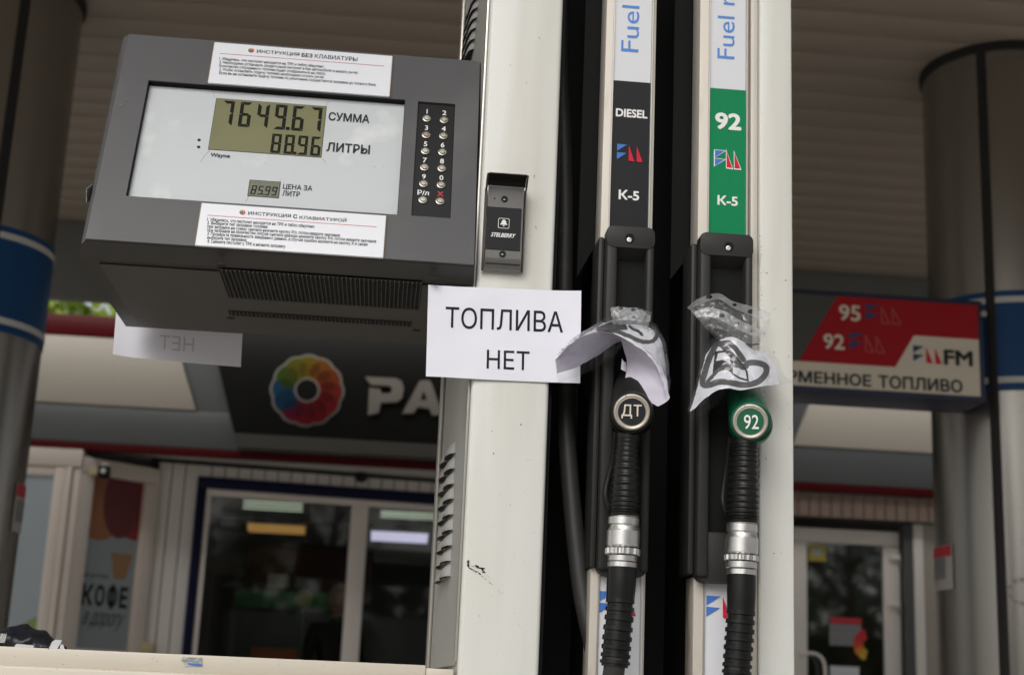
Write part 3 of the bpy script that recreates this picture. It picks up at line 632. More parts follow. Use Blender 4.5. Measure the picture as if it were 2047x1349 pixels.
# ---------------------------------------------------------------- inside the shop
box('room_ceiling', (-1.6, 11.35, 2.66), (3.0, 14.5, 2.7), M_room, shop)
box('room_partition', (-1.75, 11.5, .15), (-1.65, 14.5, 2.7), M_room, shop)
rmb = box('brown_cabinet', (-1.2, 13.4, 1.78), (-0.1, 13.8, 2.28), M_roomb); tag(rmb, 'dark brown wall cabinet inside the shop behind the left pane', 'cabinet')
def lamp(nm, label, quad, Y, m, slats):
    f = Frame((0, Y, 0), (1, 0, 0), (0, 0, 1)); r = f.rect(quad)
    t = thing(nm, label, 'lamp', f.pt((r[0] + r[2]) / 2, r[3], 0), 'ceiling lamps inside the shop')
    poly('lamp_body', f, rpts((r[0] - .01, r[3] + .002, r[2] + .01, r[3] + .03)), -0.25, 0.0, M_lbox, t)
    if slats:
        h = (r[3] - r[1]) / slats
        for k in range(slats): poly('tube', f, rpts((r[0], r[1] + k * h + h * .3, r[2], r[1] + k * h + h * .7)), -0.03 - .0, -0.0, m, t, 0.003)
    else: poly('diffuser', f, rpts((r[0], r[1], r[2], r[3])), -0.2, 0.0, m, t)
lamp('ceiling_lamp', 'pale green slatted ceiling lamp behind the left window pane', [(485, 996), (605, 1004), (605, 1026), (487, 1016)], 12.2, M_tube, 3)
lamp('ceiling_lamp', 'orange glowing lamp behind the left window pane', [(494, 1043), (608, 1053), (607, 1066), (496, 1056)], 13.0, M_tubeo, 0)
lamp('ceiling_lamp', 'pale green slatted ceiling lamp behind the right window pane', [(760, 1016), (892, 1028), (890, 1044), (762, 1032)], 12.2, M_tube, 3)
lamp('ceiling_lamp', 'violet white panel lamp behind the right window pane', [(742, 1061), (858, 1066), (852, 1082), (742, 1075)], 12.8, M_tubev, 0)
fi = Frame((0, 12.25, 0), (1, 0, 0), (0, 0, 1))
gs = plate('display_shelf', fi, [(470, 1176), (700, 1186), (700, 1218), (468, 1214)], -.3, 0, M_shelf); tag(gs, 'bright green shelf board inside the shop behind the left pane', 'shelf')
ct = plate('counter', fi, [(440, 1222), (905, 1236), (905, 1400), (440, 1400)], -.45, .1, M_counter); tag(ct, 'grey counter inside the shop behind the window', 'counter')
ob = plate('carton', Frame((0, 11.6, 0), (1, 0, 0), (0, 0, 1)), [(500, 1298), (592, 1292), (592, 1345), (500, 1345)], -.2, 0, M_orange, None, .01); tag(ob, 'orange carton low behind the left window pane', 'box')
for k, (q, m) in enumerate((([(535, 1146), (575, 1148), (575, 1172), (535, 1170)], M_wfr), ([(446, 1160), (482, 1162), (482, 1175), (446, 1173)], M_photo), ([(590, 1152), (640, 1155), (640, 1178), (590, 1175)], M_photo))):
    o = plate('goods_box', fi, q, -.2, -.02, m, None, .006); tag(o, ['white box on the green shelf inside the shop', 'grey box at the left end of the green shelf', 'grey box on the green shelf beside the white box'][k], 'box')
o = plate('menu_board', fi, [(748, 1092), (885, 1098), (885, 1130), (748, 1126)], -.02, 0, M_counter); tag(o, 'grey board on the rear wall behind the right window pane', 'board')
bc = at(608, 1196, 11.65)
bln = thing('balloon', 'pale yellow green balloon floating behind the left window pane', 'balloon', bc)
bm = bmesh.new(); bmesh.ops.create_icosphere(bm, subdivisions=3, radius=0.072)
for v in bm.verts:
    v.co.z *= 1.06
    if v.co.z < 0: v.co.x *= 1 + v.co.z * 2.2; v.co.y *= 1 + v.co.z * 2.2
    v.co += Vector(bc)
bm_obj('balloon_skin', bm, M_ball, bln, 179)
sweep('string', [bc + np.array((0, 0, -.08)), bc + np.array((.01, 0, -.4)), bc + np.array((0, .02, -.9))], [.002] * 3, M_white, bln, 6)
# person standing inside, seen through the window
def person(name, label, base, hgt, face):
    s = hgt / 1.75; B = np.array(base, float); ca, sa = math.cos(face), math.sin(face)
    def P(x, y, z): return Vector((B[0] + (x * ca - y * sa) * s, B[1] + (x * sa + y * ca) * s, B[2] + z * s))
    J = [((0, 0, .95), .14), ((0, -.01, 1.15), .135), ((0, 0, 1.34), .155), ((0, .005, 1.46), .07), ((0, -.01, 1.54), .055),
         ((.09, 0, .90), .10), ((.10, -.01, .50), .065), ((.10, .02, .09), .045), ((.10, -.12, .04), .035),
         ((-.09, 0, .90), .10), ((-.10, -.01, .50), .065), ((-.10, .02, .09), .045), ((-.10, -.12, .04), .035),
         ((.19, .01, 1.40), .065), ((.25, .03, 1.12), .047), ((.24, -.10, .90), .034),
         ((-.19, .01, 1.40), .065), ((-.25, .03, 1.12), .047), ((-.24, -.10, .90), .034)]
    E = [(0, 1), (1, 2), (2, 3), (3, 4), (0, 5), (5, 6), (6, 7), (7, 8), (0, 9), (9, 10), (10, 11), (11, 12), (2, 13), (13, 14), (14, 15), (2, 16), (16, 17), (17, 18)]
    def skin(J, E, mats, nm, root=0):
        me = bpy.data.meshes.new(nm); me.from_pydata([P(*j[0]) for j in J], E, []); o = bpy.data.objects.new(nm, me); COL.objects.link(o)
        m = o.modifiers.new('skin', 'SKIN'); o.modifiers.new('sub', 'SUBSURF').levels = 2; o.modifiers['sub'].render_levels = 2
        for i, j in enumerate(J): me.skin_vertices[0].data[i].radius = (j[1] * s, j[1] * s)
        me.skin_vertices[0].data[root].use_root = True
        bpy.context.view_layer.update()
        em = bpy.data.meshes.new_from_object(o.evaluated_get(DG())); V = [v.co[:] for v in em.vertices]; F = [tuple(p.vertices) for p in em.polygons]
        bpy.data.objects.remove(o); return V, F
    V, F = skin(J, E, None, 'body_skin'); V = list(V); F = list(F)
    # head: a shaped ovoid with brow, nose, chin, joined to the same mesh
    bm = bmesh.new(); bmesh.ops.create_icosphere(bm, subdivisions=4, radius=1)
    off = len(V); vs = []
    for v in bm.verts:
        x, y, z = v.co; X = x * .075 * (1 - .18 * max(0, -z)); Y = y * .095; Z = z * .118
        if y < -.2: Y -= .022 * math.exp(-((x / .16) ** 2 + ((z + .12) / .22) ** 2)); Y += .012 * sum(math.exp(-(((x - q) / .16) ** 2 + ((z - .08) / .12) ** 2)) for q in (-.38, .38)); Y -= .008 * math.exp(-((x / .3) ** 2 + ((z + .75) / .2) ** 2)); Y += .006 * math.exp(-((x / .25) ** 2 + ((z + .45) / .06) ** 2))
        if abs(x) > .9: X += math.copysign(.012, x) * math.exp(-((z / .25) ** 2 + (y / .2) ** 2))
        vs.append(tuple(P(X, Y - .02, Z + 1.635)))
    bm.verts.index_update(); F += [tuple(v.index + off for v in f.verts) for f in bm.faces]; V += vs; bm.free()
    # hands: five short finger chains each, joined to the same mesh
    for sx in (1, -1):
        hb = np.array((.24 * sx, -.115, .875))
        for k, (dx, L) in enumerate(((-.028, .06), (-.010, .085), (.006, .09), (.021, .083), (.034, .066))):
            JJ = [((hb[0], hb[1], hb[2]), .022), ((hb[0] + dx * .9, hb[1] - .03, hb[2] - .03), .012), ((hb[0] + dx, hb[1] - .045, hb[2] - .03 - L * .6), .009), ((hb[0] + dx, hb[1] - .035, hb[2] - .03 - L), .008)]
            v2, f2 = skin(JJ, [(0, 1), (1, 2), (2, 3)], None, 'finger'); o0 = len(V); V += v2; F += [tuple(i + o0 for i in f) for f in f2]
    zc_ = lambda f: (np.mean([V[i][2] for i in f]) - B[2]) / s
    def mid(f):
        z = zc_(f); return 0 if (z > 1.50 or (z < .90 and abs((np.array(V[f[0]]) - B)[:2] @ np.array((ca, sa))) > .19 * s)) else (1 if z > .93 else 2)
    t = thing(name, label, 'person', B)
    mobj('body', V, F, [M_skin, M_coat, M_trou], t, 179, [mid(f) for f in F])
    bm = bmesh.new(); bmesh.ops.create_icosphere(bm, subdivisions=3, radius=1); 
    for v in bm.verts:
        x, y, z = v.co; k = 1 + .05 * mnoise.noise(Vector((x, y, z)) * 4)
        if y < -.25 and z < .45: k *= .86
        v.co = P(x * .084 * k, y * .104 * k - .012, max(z, -.55) * .128 * k + 1.645)
    bm_obj('hair', bm, M_hair, t, 179)
hp = at(676, 1195, 11.85)
person('person', 'person with short light hair in dark clothes standing behind the window', (hp[0], 11.85, .15), (hp[2] - .15) * 1.75 / 1.655, math.radians(25))
# ---------------------------------------------------------------- door on the right
DY = 10.52
fd = Frame((0, DY, 0), (1, 0, 0), (0, 0, 1)); ud = lambda x, y, n=0.0: fd.uv(x, y, n)
fsx = Frame((0, 10.36, 0), (1, 0, 0), (0, 0, 1))
vx0 = fw.pt(ucr + 1.85, 0, 0)[0]
zs0 = fsx.uv(1720, 1037)[1]
planks(fsx, 2.6, XR, zs0, Z_t0 - .025, M_sidb, 0.082)
box('lintel', (2.55, 10.375, zs0 - .0), (XR, DY - .05, zs0 + .09), M_gap, shop)
door = thing('shop_door', 'white framed glass door at the right end of the shop', 'door', (ud(1700, 1200)[0], DY, .15))
dl = ud(1588 - 120, 1200)[0]; dr = ud(1801, 1200)[0]; dt = ud(1700, 1058)[1]; gl, gr = ud(1614, 1200)[0], ud(1768, 1200)[0]; gt = ud(1690, 1086)[1]
gl0 = dr - (dr - gr) - (gr - gl); dl = gl - (dr - gr)
for r in ((dl, gt, dr, dt), (dl, .17, gl, gt - .001), (gr, .17, dr, gt - .001), (gl + .001, .17, gr - .001, .5)):
    poly('door_frame', fd, rpts(r), -0.06, 0.0, M_wfr, door, 0.008)
poly('pane', fd, rpts((gl, .5, gr, gt)), -0.035, -0.029, M_paned, door)
for y in (1114, 1208):
    a = ud(1792, y, .02); poly('hinge', fd, rpts((a[0] - .055, a[1] - .018, a[0] + .03, a[1] + .02)), 0.001, 0.03, M_wfr, door, 0.006); poly('hinge_pin', fd, rpts((a[0] + .018, a[1] - .07, a[0] + .034, a[1] - .019)), 0.001, 0.028, M_steel, door, 0.004)
hpx = [(1602, 1308, .0), (1603, 1306, .05), (1625, 1305, .06), (1640, 1312, .06), (1648, 1328, .06), (1650, 1360, .06), (1650, 1430, .06), (1645, 1455, .05), (1605, 1460, .05), (1604, 1461, 0)]
sweep('handle', cr([fd.pt(*ud(x, y, n), n) for x, y, n in hpx], 50), [0.013] * 50, M_wfr, door, 10)
for k, (q, m, nm) in enumerate((([(1616, 1088), (1651, 1090), (1651, 1122), (1616, 1120)], M_yel, 'yellow_sticker'), ([(1624, 1096), (1642, 1097), (1642, 1110), (1624, 1109)], M_vgl, 'blue_print'), ([(1660, 1234), (1722, 1234), (1722, 1246), (1660, 1246)], M_redink, 'red_print'), ([(1658, 1247), (1722, 1247), (1722, 1290), (1658, 1290)], M_photo, 'opening_hours'), ([(1660, 1330), (1718, 1332), (1718, 1400), (1660, 1400)], M_stick, 'paper_note'))):
    plate(nm, fd, q, -.029, -.0285 + .0006 * (k + 1), m, door)
flower(fd, (1737, 1288), 34, -.026, door, 0.002, start=90, nm='rainbow_petal', idx=[7, 8, 9, 10, 11], rim=None)
# repaint order red to yellow on the door decal
dec = [o for o in door.children if o.name.startswith('rainbow_petal')]
for o, m in zip(dec, (0, 1, 3, 4, 4)): o.data.materials[0] = M_rain[m]
poly('jamb', fd, rpts((dr + .012, .15, ud(1827, 1200)[0], zs0)), -0.05, 0.06, M_fgrey, shop, 0.006)
u2 = ud(1829, 1200, .07)[0]; u3 = ud(1849, 1200, .07)[0]
poly('corner_post', fd, rpts((u2, .15, u3, zs0 - .001)), -0.05, 0.07, M_wfr, shop, 0.008)
poly('end_wall', fd, rpts((u3 + .002, .15, XR, zs0)), -0.05, 0.05, M_cream, shop)
poly('door_side_wall', fd, rpts((fw.pt(ucr + 1.9, 0)[0] - .3, .15, dl - .01, zs0 + .1)), -0.3, -0.06, M_sid, shop)
box('entry_wall', (dl - .2, 12.3, .15), (XR, 12.4, 2.7), M_room, shop)
# ---------------------------------------------------------------- trees
def tree(name, label, loc, h, rx, leafm, group, seed, nleaf=5200, ls=0.16, lean=0.0):
    R = np.random.default_rng(seed); L = np.array(loc, float)
    t = thing(name, label, 'tree', L, group)
    pts = [L + np.array((lean * z / h + .12 * math.sin(z), .1 * math.cos(1.3 * z), z)) for z in np.linspace(0, h * .8, 9)]
    V = []; F = []
    def tubeadd(pp, rr, k=7):
        o = len(V); pp = np.array(pp)
        T = np.gradient(pp, axis=0)
        for i, p in enumerate(pp):
            d = T[i] / np.linalg.norm(T[i]); a = np.cross(d, (0.3, 1, 0.2)); a /= np.linalg.norm(a); b = np.cross(d, a)
            for j in range(k): V.append(p + (a * math.cos(6.283 * j / k) + b * math.sin(6.283 * j / k)) * rr[i])
        for i in range(len(pp) - 1):
            for j in range(k): F.append((o + i * k + j, o + i * k + (j + 1) % k, o + (i + 1) * k + (j + 1) % k, o + (i + 1) * k + j))
    tubeadd(pts, np.linspace(.022 * h, .006 * h, 9))
    cl = []
    for i in range(22):
        a = R.uniform(0, 6.283); z = R.uniform(.42, .97); rr = rx * math.sqrt(max(0.08, 1 - ((z - .66) / .38) ** 2)) * R.uniform(.45, 1)
        c = L + np.array((lean * z + rr * math.cos(a), rr * math.sin(a), h * z)); cl.append((c, R.uniform(.22, .42) * rx))
        b0 = pts[min(8, int(z * .75 * 9))]; tubeadd([b0, (b0 + c) / 2 + np.array((0, 0, .1)), c], [.007 * h, .004 * h, .001 * h], 5)
    mobj('trunk', V, F, M_bark, t, 60)
    V = []; F = []; w_ = np.array([c[1] ** 2 for c in cl]); w_ /= w_.sum()
    for i in R.choice(len(cl), nleaf, p=w_):
        c, r = cl[i]; d = R.normal(size=3); d /= np.linalg.norm(d); p = c + d * r * R.uniform(.35, 1.1) ** .6 * np.array((1, 1, .8))
        a = R.normal(size=3); a /= np.linalg.norm(a); b = np.cross(a, R.normal(size=3)); b /= np.linalg.norm(b); s = ls * R.uniform(.6, 1.3); o = len(V)
        V += [p - a * s * .5, p + b * s * .28, p + a * s * .5 + np.array((0, 0, -.1 * s)), p - b * s * .28]; F.append((o, o + 1, o + 2, o + 3))
    mobj('crown', V, F, leafm, t)
    return t
tree('broadleaf_tree', 'bright green tree rising above the shop roof left of the display', (-2.6, 17.5, 0), 6.6, 2.4, M_leaf2, 'trees behind the shop', 3, ls=.22)
tree('broadleaf_tree', 'dark green tree farther left above the shop roof', (-6.4, 19, 0), 7.2, 2.6, M_leaf2, 'trees behind the shop', 4, ls=.22)
for k, (x, y, h) in enumerate(((2.5, -16, 9.5), (7.2, -19, 11), (-6, -26, 9), (12.5, -17, 9.0), (17, -23, 12))):
    tree('street_tree', ['street tree mirrored in the middle of the glass door', 'taller street tree mirrored in the right of the glass door', 'street tree mirrored faintly in the shop window', 'broad street tree at the right behind the viewer', 'tallest street tree at the far right behind the viewer'][k], (x, y, 0), h, h * .33, M_leaf, 'street trees across the forecourt', 11 + k, 6000, .19)
R_ = np.random.default_rng(5); V = []; F = []  # unseen hedge, added to keep bright horizon sky out of the glass
V += [(-42, -30.6, 0), (52, -30.6, 0), (52, -30.6, 3.6), (-42, -30.6, 3.6), (-42, -29.6, 0), (52, -29.6, 0), (52, -29.6, 3.6), (-42, -29.6, 3.6)]; F += [(4, 5, 6, 7), (0, 3, 2, 1), (3, 7, 6, 2)]
for i in range(12000):
    p = np.array((R_.uniform(-40, 50), -30 + R_.normal() * .7, R_.uniform(0, 4.4) * (1 + .25 * math.sin(R_.uniform(0, 6))))); a_ = R_.normal(size=3); a_ /= np.linalg.norm(a_); b_ = np.cross(a_, R_.normal(size=3)); b_ /= np.linalg.norm(b_); o_ = len(V)
    V += [p - a_ * .38, p + b_ * .26, p + a_ * .38, p - b_ * .26]; F.append((o_, o_ + 1, o_ + 2, o_ + 3))
hg = mobj('hedge', V, F, M_leaf); tag(hg, 'dark hedge added behind the viewer to block the bright horizon in the shop glass', 'hedge', kind='stuff')
# ================================================================ FUEL DISPENSER
PY = 1.90
disp = thing('fuel_dispenser', 'white fuel dispenser with grey display head and two nozzle bays', 'fuel dispenser', (0.02, 2.1, 0.14))
fp = Frame((0, PY, 0), (1, 0, 0), (0, 0, 1))
ZT = 2.45; LX0, LX1 = 0.1035, 0.2085
RX0, RX1 = fp.uv(1518, 600)[0], 0.5455
box('post', (LX0, PY, 0.3), (LX1, 2.36, ZT), M_post, disp, 0.006, 4)['label'] = 'wide white post beside the display'
box('post', (RX0, PY, 0.3), (RX1, 2.36, ZT), M_post, disp, 0.003, 3)['label'] = 'narrow white post at the right edge'
box('trim_strip', (LX0 - 0.004, PY + 0.012, 1.09), (LX0 - 0.0005, PY + 0.03, ZT), M_trim, disp, 0.001)
# louvred side panel left of the wide post
sA = np.array((LX0 - 0.0012, PY + 0.032)); sB = np.array((0.0825, 2.352))
fsd = Frame((sA[0], sA[1], 0), (-(sB - sA)[0] * -1, (sB - sA)[1], 0), (0, 0, 1))
if fsd.N[0] > 0: fsd.N = -fsd.N
Ls = float(np.linalg.norm(sB - sA))
side = poly('side_panel', fsd, rpts((0, 1.086, Ls, ZT)), -0.004, 0.0, M_side, disp)
poly('side_fold', fsd, rpts((Ls * .93, 1.086, Ls, ZT)), 0.0005, 0.006, M_trim, side, 0.002)
def louver_mesh(wd, hg, dp):
    V = []; F = []; ku, kv = 10, 6
    for i in range(kv + 1):
        z = i / kv
        for j in range(ku + 1):
            x = j / ku * 2 - 1; prof = math.sqrt(max(0, 1 - x * x)) * math.sqrt(max(0, 1 - z ** 1.6))
            V.append(fsd.U * (x * wd / 2) + fsd.V * (z * hg) + fsd.N * (dp * prof + .0004))
    for i in range(kv):
        for j in range(ku): F.append((i * (ku + 1) + j, i * (ku + 1) + j + 1, (i + 1) * (ku + 1) + j + 1, (i + 1) * (ku + 1) + j))
    b0 = len(V); mi = [0] * len(F)
    V += [p + fsd.V * hg * .14 + fsd.N * 0 for p in V[:ku + 1]]; V += [fsd.U * (x * wd / 2) + fsd.N * 0.0006 + fsd.V * hg * .14 for x in np.linspace(-1, 1, ku + 1)]
    for j in range(ku): F.append((b0 + j, b0 + j + 1, b0 + ku + 1 + j + 1, b0 + ku + 1 + j)); mi.append(1)
    me, c = mesh_from('louver', V, F, [M_side, M_gap], 60, mi, centre=(0, 0, 0)); return me
lm = louver_mesh(0.10, 0.019, 0.011)
rc = [(232, 145), (229, 227), (225, 310), (223, 390), (221, 475), (219, 558), (215, 642), (208, 725), (206, 808)]
lc = [(203, 187), (199, 266), (196, 345), (194, 425), (192, 505), (190, 587), (188, 667), (182, 747), (178, 830)]
pz = [(820 + x / 2.76, 860 + y / 2.76) for x, y in rc + lc] + [(949, 40), (947, 60), (945, 80), (943, 101), (941, 121), (939, 80), (937, 100), (935, 120), (941, 60), (951, 20), (943, 40)]
for x, y in pz:
    u, v = fsd.uv(x, y); put('louver', lm, side, fsd.pt(min(max(u, .06), Ls - .07), v - .002, 0))
# lower cabinet
CZT = 1.0835
cab = box('lower_cabinet', (-0.64, PY - 0.006, 0.3), (LX0 - 0.004, 2.36, CZT - 0.0225), M_cab, disp, 0.004, 3)
box('cabinet_lip', (-0.64, PY + 0.002, CZT - 0.0228), (0.063, 2.34, CZT), M_cab, cab, 0.0015)
box('corner_filler', (0.0634, PY + 0.004, CZT - 0.0228), (LX0 - 0.0045, 2.34, CZT - 0.0035), M_cab, cab, 0.001)
box('plinth', (-0.6, 1.95, 0.14), (0.53, 2.32, 0.3), M_blk, disp, 0.01)
box('lower_front', (LX1 + .0005, PY + .10, 0.3), (RX0 - .0005, 2.36, 0.62), M_cab, disp, 0.003)
box('header', (-0.02, PY - .02, ZT + .001), (0.58, 2.4, ZT + .25), M_post, disp, 0.01)
tp = Frame((0, PY + 0.002, 0), (1, 0, 0), (0, 0, 1))
M_tape = mat('torn_sticker', (0.26, 0.27, 0.27), 0.5, var=0.7, vscale=110, stretch=(1, 1, 3), dirt=(90, 0.5, 0.62, (0.50, 0.50, 0.49), (1, 1, 4)))
ppoly('torn_sticker', tp, [(367, 1312), (404, 1314), (405, 1322), (405, 1332), (386, 1331), (370, 1332), (367, 1324), (362, 1318)], 0.0002, 0.0008, M_tape, cab)
ppoly('sticker_print', tp, [(374, 1324), (402, 1326), (402, 1329.5), (376, 1328)], 0.0006, 0.0012, M_blue, cab)
# scuffs on the wide post
fpo = Frame((0, PY, 0), (1, 0, 0), (0, 0, 1))
def scuff(pts_px):
    bm = bmesh.new()
    for (x0, y0, x1, y1, wd, k) in pts_px:
        for i in range(k):
            t = i / max(1, k - 1); x = x0 + (x1 - x0) * t + random.uniform(-1, 1) * 1.3; y = y0 + (y1 - y0) * t + random.uniform(-1, 1) * 1.3; r = wd * random.uniform(.35, 1)
            P = [fpo.pt(*fpo.uv(x + r * random.uniform(.6, 1.2) * math.cos(a) * 1.3, y + r * random.uniform(.4, 1) * math.sin(a)), .0005) for a in np.linspace(0, 6.283, 8)[:-1]]
            bm.faces.new([bm.verts.new(tuple(p)) for p in P])
    return bm_obj('scuff_marks', bm, mat('scuff', BROWN, 0.8, var=0.5, vscale=200), disp, None)
scuff([(935, 1121, 937, 1132, 2.4, 12), (938, 1134, 962, 1148, 1.7, 22), (950, 1131, 966, 1137, 2.6, 16), (962, 1134, 968, 1144, 2.6, 12), (962, 1150, 984, 1168, 1.0, 16), (996, 1180, 1006, 1186, .8, 6), (970, 1146, 986, 1162, .8, 8), (940, 1130, 950, 1133, 1.2, 8)])
specks = [(1520, 470 + 9 * k + random.uniform(-4, 4), 1521, 474 + 9 * k, .9, 2) for k in range(19)] + [(x, y, x + random.uniform(-2, 3), y + random.uniform(-1, 4), random.uniform(.7, 1.5), 3) for x, y in ((1549, 617), (1528, 668), (1546, 703), (1526, 738), (1570, 560), (1576, 712), (1526, 781), (1529, 802), (1575, 806), (1528, 795), (1541, 873), (1577, 857), (1530, 915), (1547, 1106), (1561, 1105), (1532, 545), (1523, 590), (1536, 640), (1020, 130), (1078, 75), (1052, 165), (1068, 352), (1060, 470), (1072, 453), (985, 905), (1042, 848), (982, 862), (1020, 1010), (960, 1230))]
scuff(specks)
for c in disp.children:
    if c.name.startswith('scuff'): c['kind'] = 'stuff'
# ---------------------------------------------------------------- display head
DB = at(170.6, 481, 1.88); TILT = math.radians(19)
fh = Frame((DB[0], DB[1], DB[2]), (1, 0, 0), (0, math.sin(TILT), math.cos(TILT)))
Wd = at(948, 532, 1.88)[0] - DB[0]; Hd = fh.uv(620, 100)[1]
YM = 2.095
def mir(p): return np.array((p[0], 2 * YM - p[1], p[2]))
A = [fh.pt(0, 0), fh.pt(Wd, 0), fh.pt(Wd, Hd), fh.pt(0, Hd)]
B = [np.array((DB[0] - .0115, 1.905, 1.5955)), np.array((DB[0] + Wd + .001, 1.905, 1.5955)), fh.pt(Wd + .001, Hd + .003, -.012), fh.pt(-.0115, Hd + .003, -.012)]
Bf = [fh.pt(-.006, -.002, -.006), fh.pt(Wd + .0005, -.002, -.006), fh.pt(Wd + .0005, Hd + .002, -.004), fh.pt(-.006, Hd + .002, -.004)]
rings = [A, Bf, B, [mir(p) for p in B], [mir(p) for p in Bf], [mir(p) for p in A]]
bm = bmesh.new(); vs = [[bm.verts.new(tuple(p)) for p in r] for r in rings]
bm.faces.new(vs[-1])
for a, b in zip(vs[:-1], vs[1:]):
    for i in range(4):
        f = bm.faces.new((a[i], a[(i + 1) % 4], b[(i + 1) % 4], b[i]))
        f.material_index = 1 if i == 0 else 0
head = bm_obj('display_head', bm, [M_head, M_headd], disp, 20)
head['label'] = 'grey display head with slanted face and keypad'
# slanted face with two real recesses
pr_ = fh.rect([(297, 160), (809, 200), (796, 429), (251.6, 392)], .004)
kr = fh.rect([(834.5, 203.6), (910, 207.5), (900.5, 435.8), (823.4, 432)], .004)
def face_with_holes(fr, R, holes, n1, depth, m, parent):
    bm = bmesh.new(); us = sorted({R[0], R[2], *[h[0] for h in holes], *[h[2] for h in holes]}); vv = sorted({R[1], R[3], *[h[1] for h in holes], *[h[3] for h in holes]})
    cache = {}
    def vt(u, v, n):
        k = (round(u, 6), round(v, 6), round(n, 6))
        if k not in cache: cache[k] = bm.verts.new(tuple(fr.pt(u, v, n)))
        return cache[k]
    for i in range(len(us) - 1):
        for j in range(len(vv) - 1):
            cu, cv = (us[i] + us[i + 1]) / 2, (vv[j] + vv[j + 1]) / 2
            if any(h[0] < cu < h[2] and h[1] < cv < h[3] for h in holes): continue
            bm.faces.new([vt(us[i], vv[j], n1), vt(us[i + 1], vv[j], n1), vt(us[i + 1], vv[j + 1], n1), vt(us[i], vv[j + 1], n1)])
    def wall(h):
        # split the wall along the grid so that edges are shared
        seq = [(u, h[1]) for u in us if h[0] <= u <= h[2]] + [(h[2], v) for v in vv if h[1] < v <= h[3]] + [(u, h[3]) for u in us[::-1] if h[0] <= u < h[2]] + [(h[0], v) for v in vv[::-1] if h[1] < v < h[3]]
        for a, b in zip(seq, seq[1:] + seq[:1]): bm.faces.new([vt(*a, n1), vt(*b, n1), vt(*b, n1 - depth), vt(*a, n1 - depth)])
    for h in holes + [R]: wall(h)
    es = [e for e in bm.edges if len(e.link_faces) == 2 and e.calc_face_angle(0) > 1.0]
    bmesh.ops.bevel(bm, geom=es, offset=.0016, segments=3, profile=.5, affect='EDGES', clamp_overlap=True)
    return bm_obj('face_plate', bm, m, parent, 30)
face_with_holes(fh, (0.0006, 0.0006, Wd - .0006, Hd - .0006), [pr_, kr], 0.004, 0.0130, M_head, head)
poly('recess_floor', fh, rpts((.003, .003, Wd - .003, Hd - .003)), -0.012, -0.0085, M_headd, head)
PN = -0.0068
poly('display_panel', fh, rpts((pr_[0] + .0004, pr_[1] + .0004, pr_[2] - .0004, pr_[3] - .0004)), -0.0083, PN, M_panel, head)
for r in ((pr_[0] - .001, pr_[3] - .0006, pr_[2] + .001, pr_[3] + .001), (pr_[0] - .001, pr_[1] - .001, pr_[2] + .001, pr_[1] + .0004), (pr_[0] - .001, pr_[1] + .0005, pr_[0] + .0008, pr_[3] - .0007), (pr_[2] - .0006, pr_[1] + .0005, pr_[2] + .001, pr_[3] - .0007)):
    poly('recess_shade_bar', fh, rpts(r), -0.0084, .0018, M_pit, head)  # black bars standing in for shade on the recess walls
lr = fh.rect([(429, 197), (649.5, 214), (644, 315), (421.5, 299)], PN)
poly('lcd_bezel', fh, rpts((lr[0] - .0008, lr[1] - .0008, lr[2] + .0008, lr[3] + .0008)), PN - .001, PN + .0003, M_inkg, head)
lcd = poly('lcd_screen', fh, rpts(lr), PN - .001, PN + .0006, M_lcd, head)
ls2 = fh.rect([(499, 361), (558.5, 364.5), (557.8, 395), (497, 392)], PN)
poly('lcd_bezel', fh, rpts((ls2[0] - .001, ls2[1] - .001, ls2[2] + .001, ls2[3] + .001)), PN - .001, PN + .0003, M_inkg, head)
lcd2 = poly('lcd_screen', fh, rpts(ls2), PN - .001, PN + .0006, M_lcd2, head)
SEG = {'0': 'abcdef', '1': 'bc', '2': 'abged', '3': 'abgcd', '4': 'fgbc', '5': 'afgcd', '6': 'afgedc', '7': 'abc', '8': 'abcdefg', '9': 'abcdfg'}
def digits(s, fr, r, n, parent, nd, th=.15, slant=0.0, m=M_seg, dw=.78):
    """seven segment digits filling r = (u0,v0,u1,v1); nd cells wide"""
    cw = (r[2] - r[0]) / nd; H = r[3] - r[1]; i = 0
    for ch in s:
        if ch == '.':
            x = r[0] + i * cw - cw * (1 - dw) * .55; q = H * th * .62
            poly('segment', fr, [(x - q * .55, r[1]), (x + q * .55, r[1]), (x + q * .55, r[1] + q * 1.15), (x - q * .55, r[1] + q * 1.15)], n, n + .0003, m, parent); continue
        x0 = r[0] + i * cw; x1 = x0 + cw * dw; y0, y1 = r[1], r[3]; ym = (y0 + y1) / 2; t = H * th * .62; g = t * .10; i += 1
        S = {'a': [(x0 + g, y1), (x1 - g, y1), (x1 - t, y1 - t), (x0 + t, y1 - t)], 'd': [(x0 + g, y0), (x0 + t, y0 + t), (x1 - t, y0 + t), (x1 - g, y0)],
             'f': [(x0, y1 - g), (x0 + t, y1 - t - g), (x0 + t, ym + t * .5), (x0 + t * .4, ym + g), (x0, ym + g)], 'b': [(x1, y1 - g), (x1, ym + g), (x1 - t * .4, ym + g), (x1 - t, ym + t * .5), (x1 - t, y1 - t - g)],
             'e': [(x0, y0 + g), (x0, ym - g), (x0 + t * .4, ym - g), (x0 + t, ym - t * .5), (x0 + t, y0 + t + g)], 'c': [(x1, y0 + g), (x1 - t, y0 + t + g), (x1 - t, ym - t * .5), (x1 - t * .4, ym - g), (x1, ym - g)],
             'g': [(x0 + t * .5, ym), (x0 + t, ym + t * .5), (x1 - t, ym + t * .5), (x1 - t * .5, ym), (x1 - t, ym - t * .5), (x0 + t, ym - t * .5)]}
        for sg in SEG[ch]: poly('segment', fr, [(u + (v - y0) * slant, v) for u, v in S[sg]], n, n + .0003, m, parent)
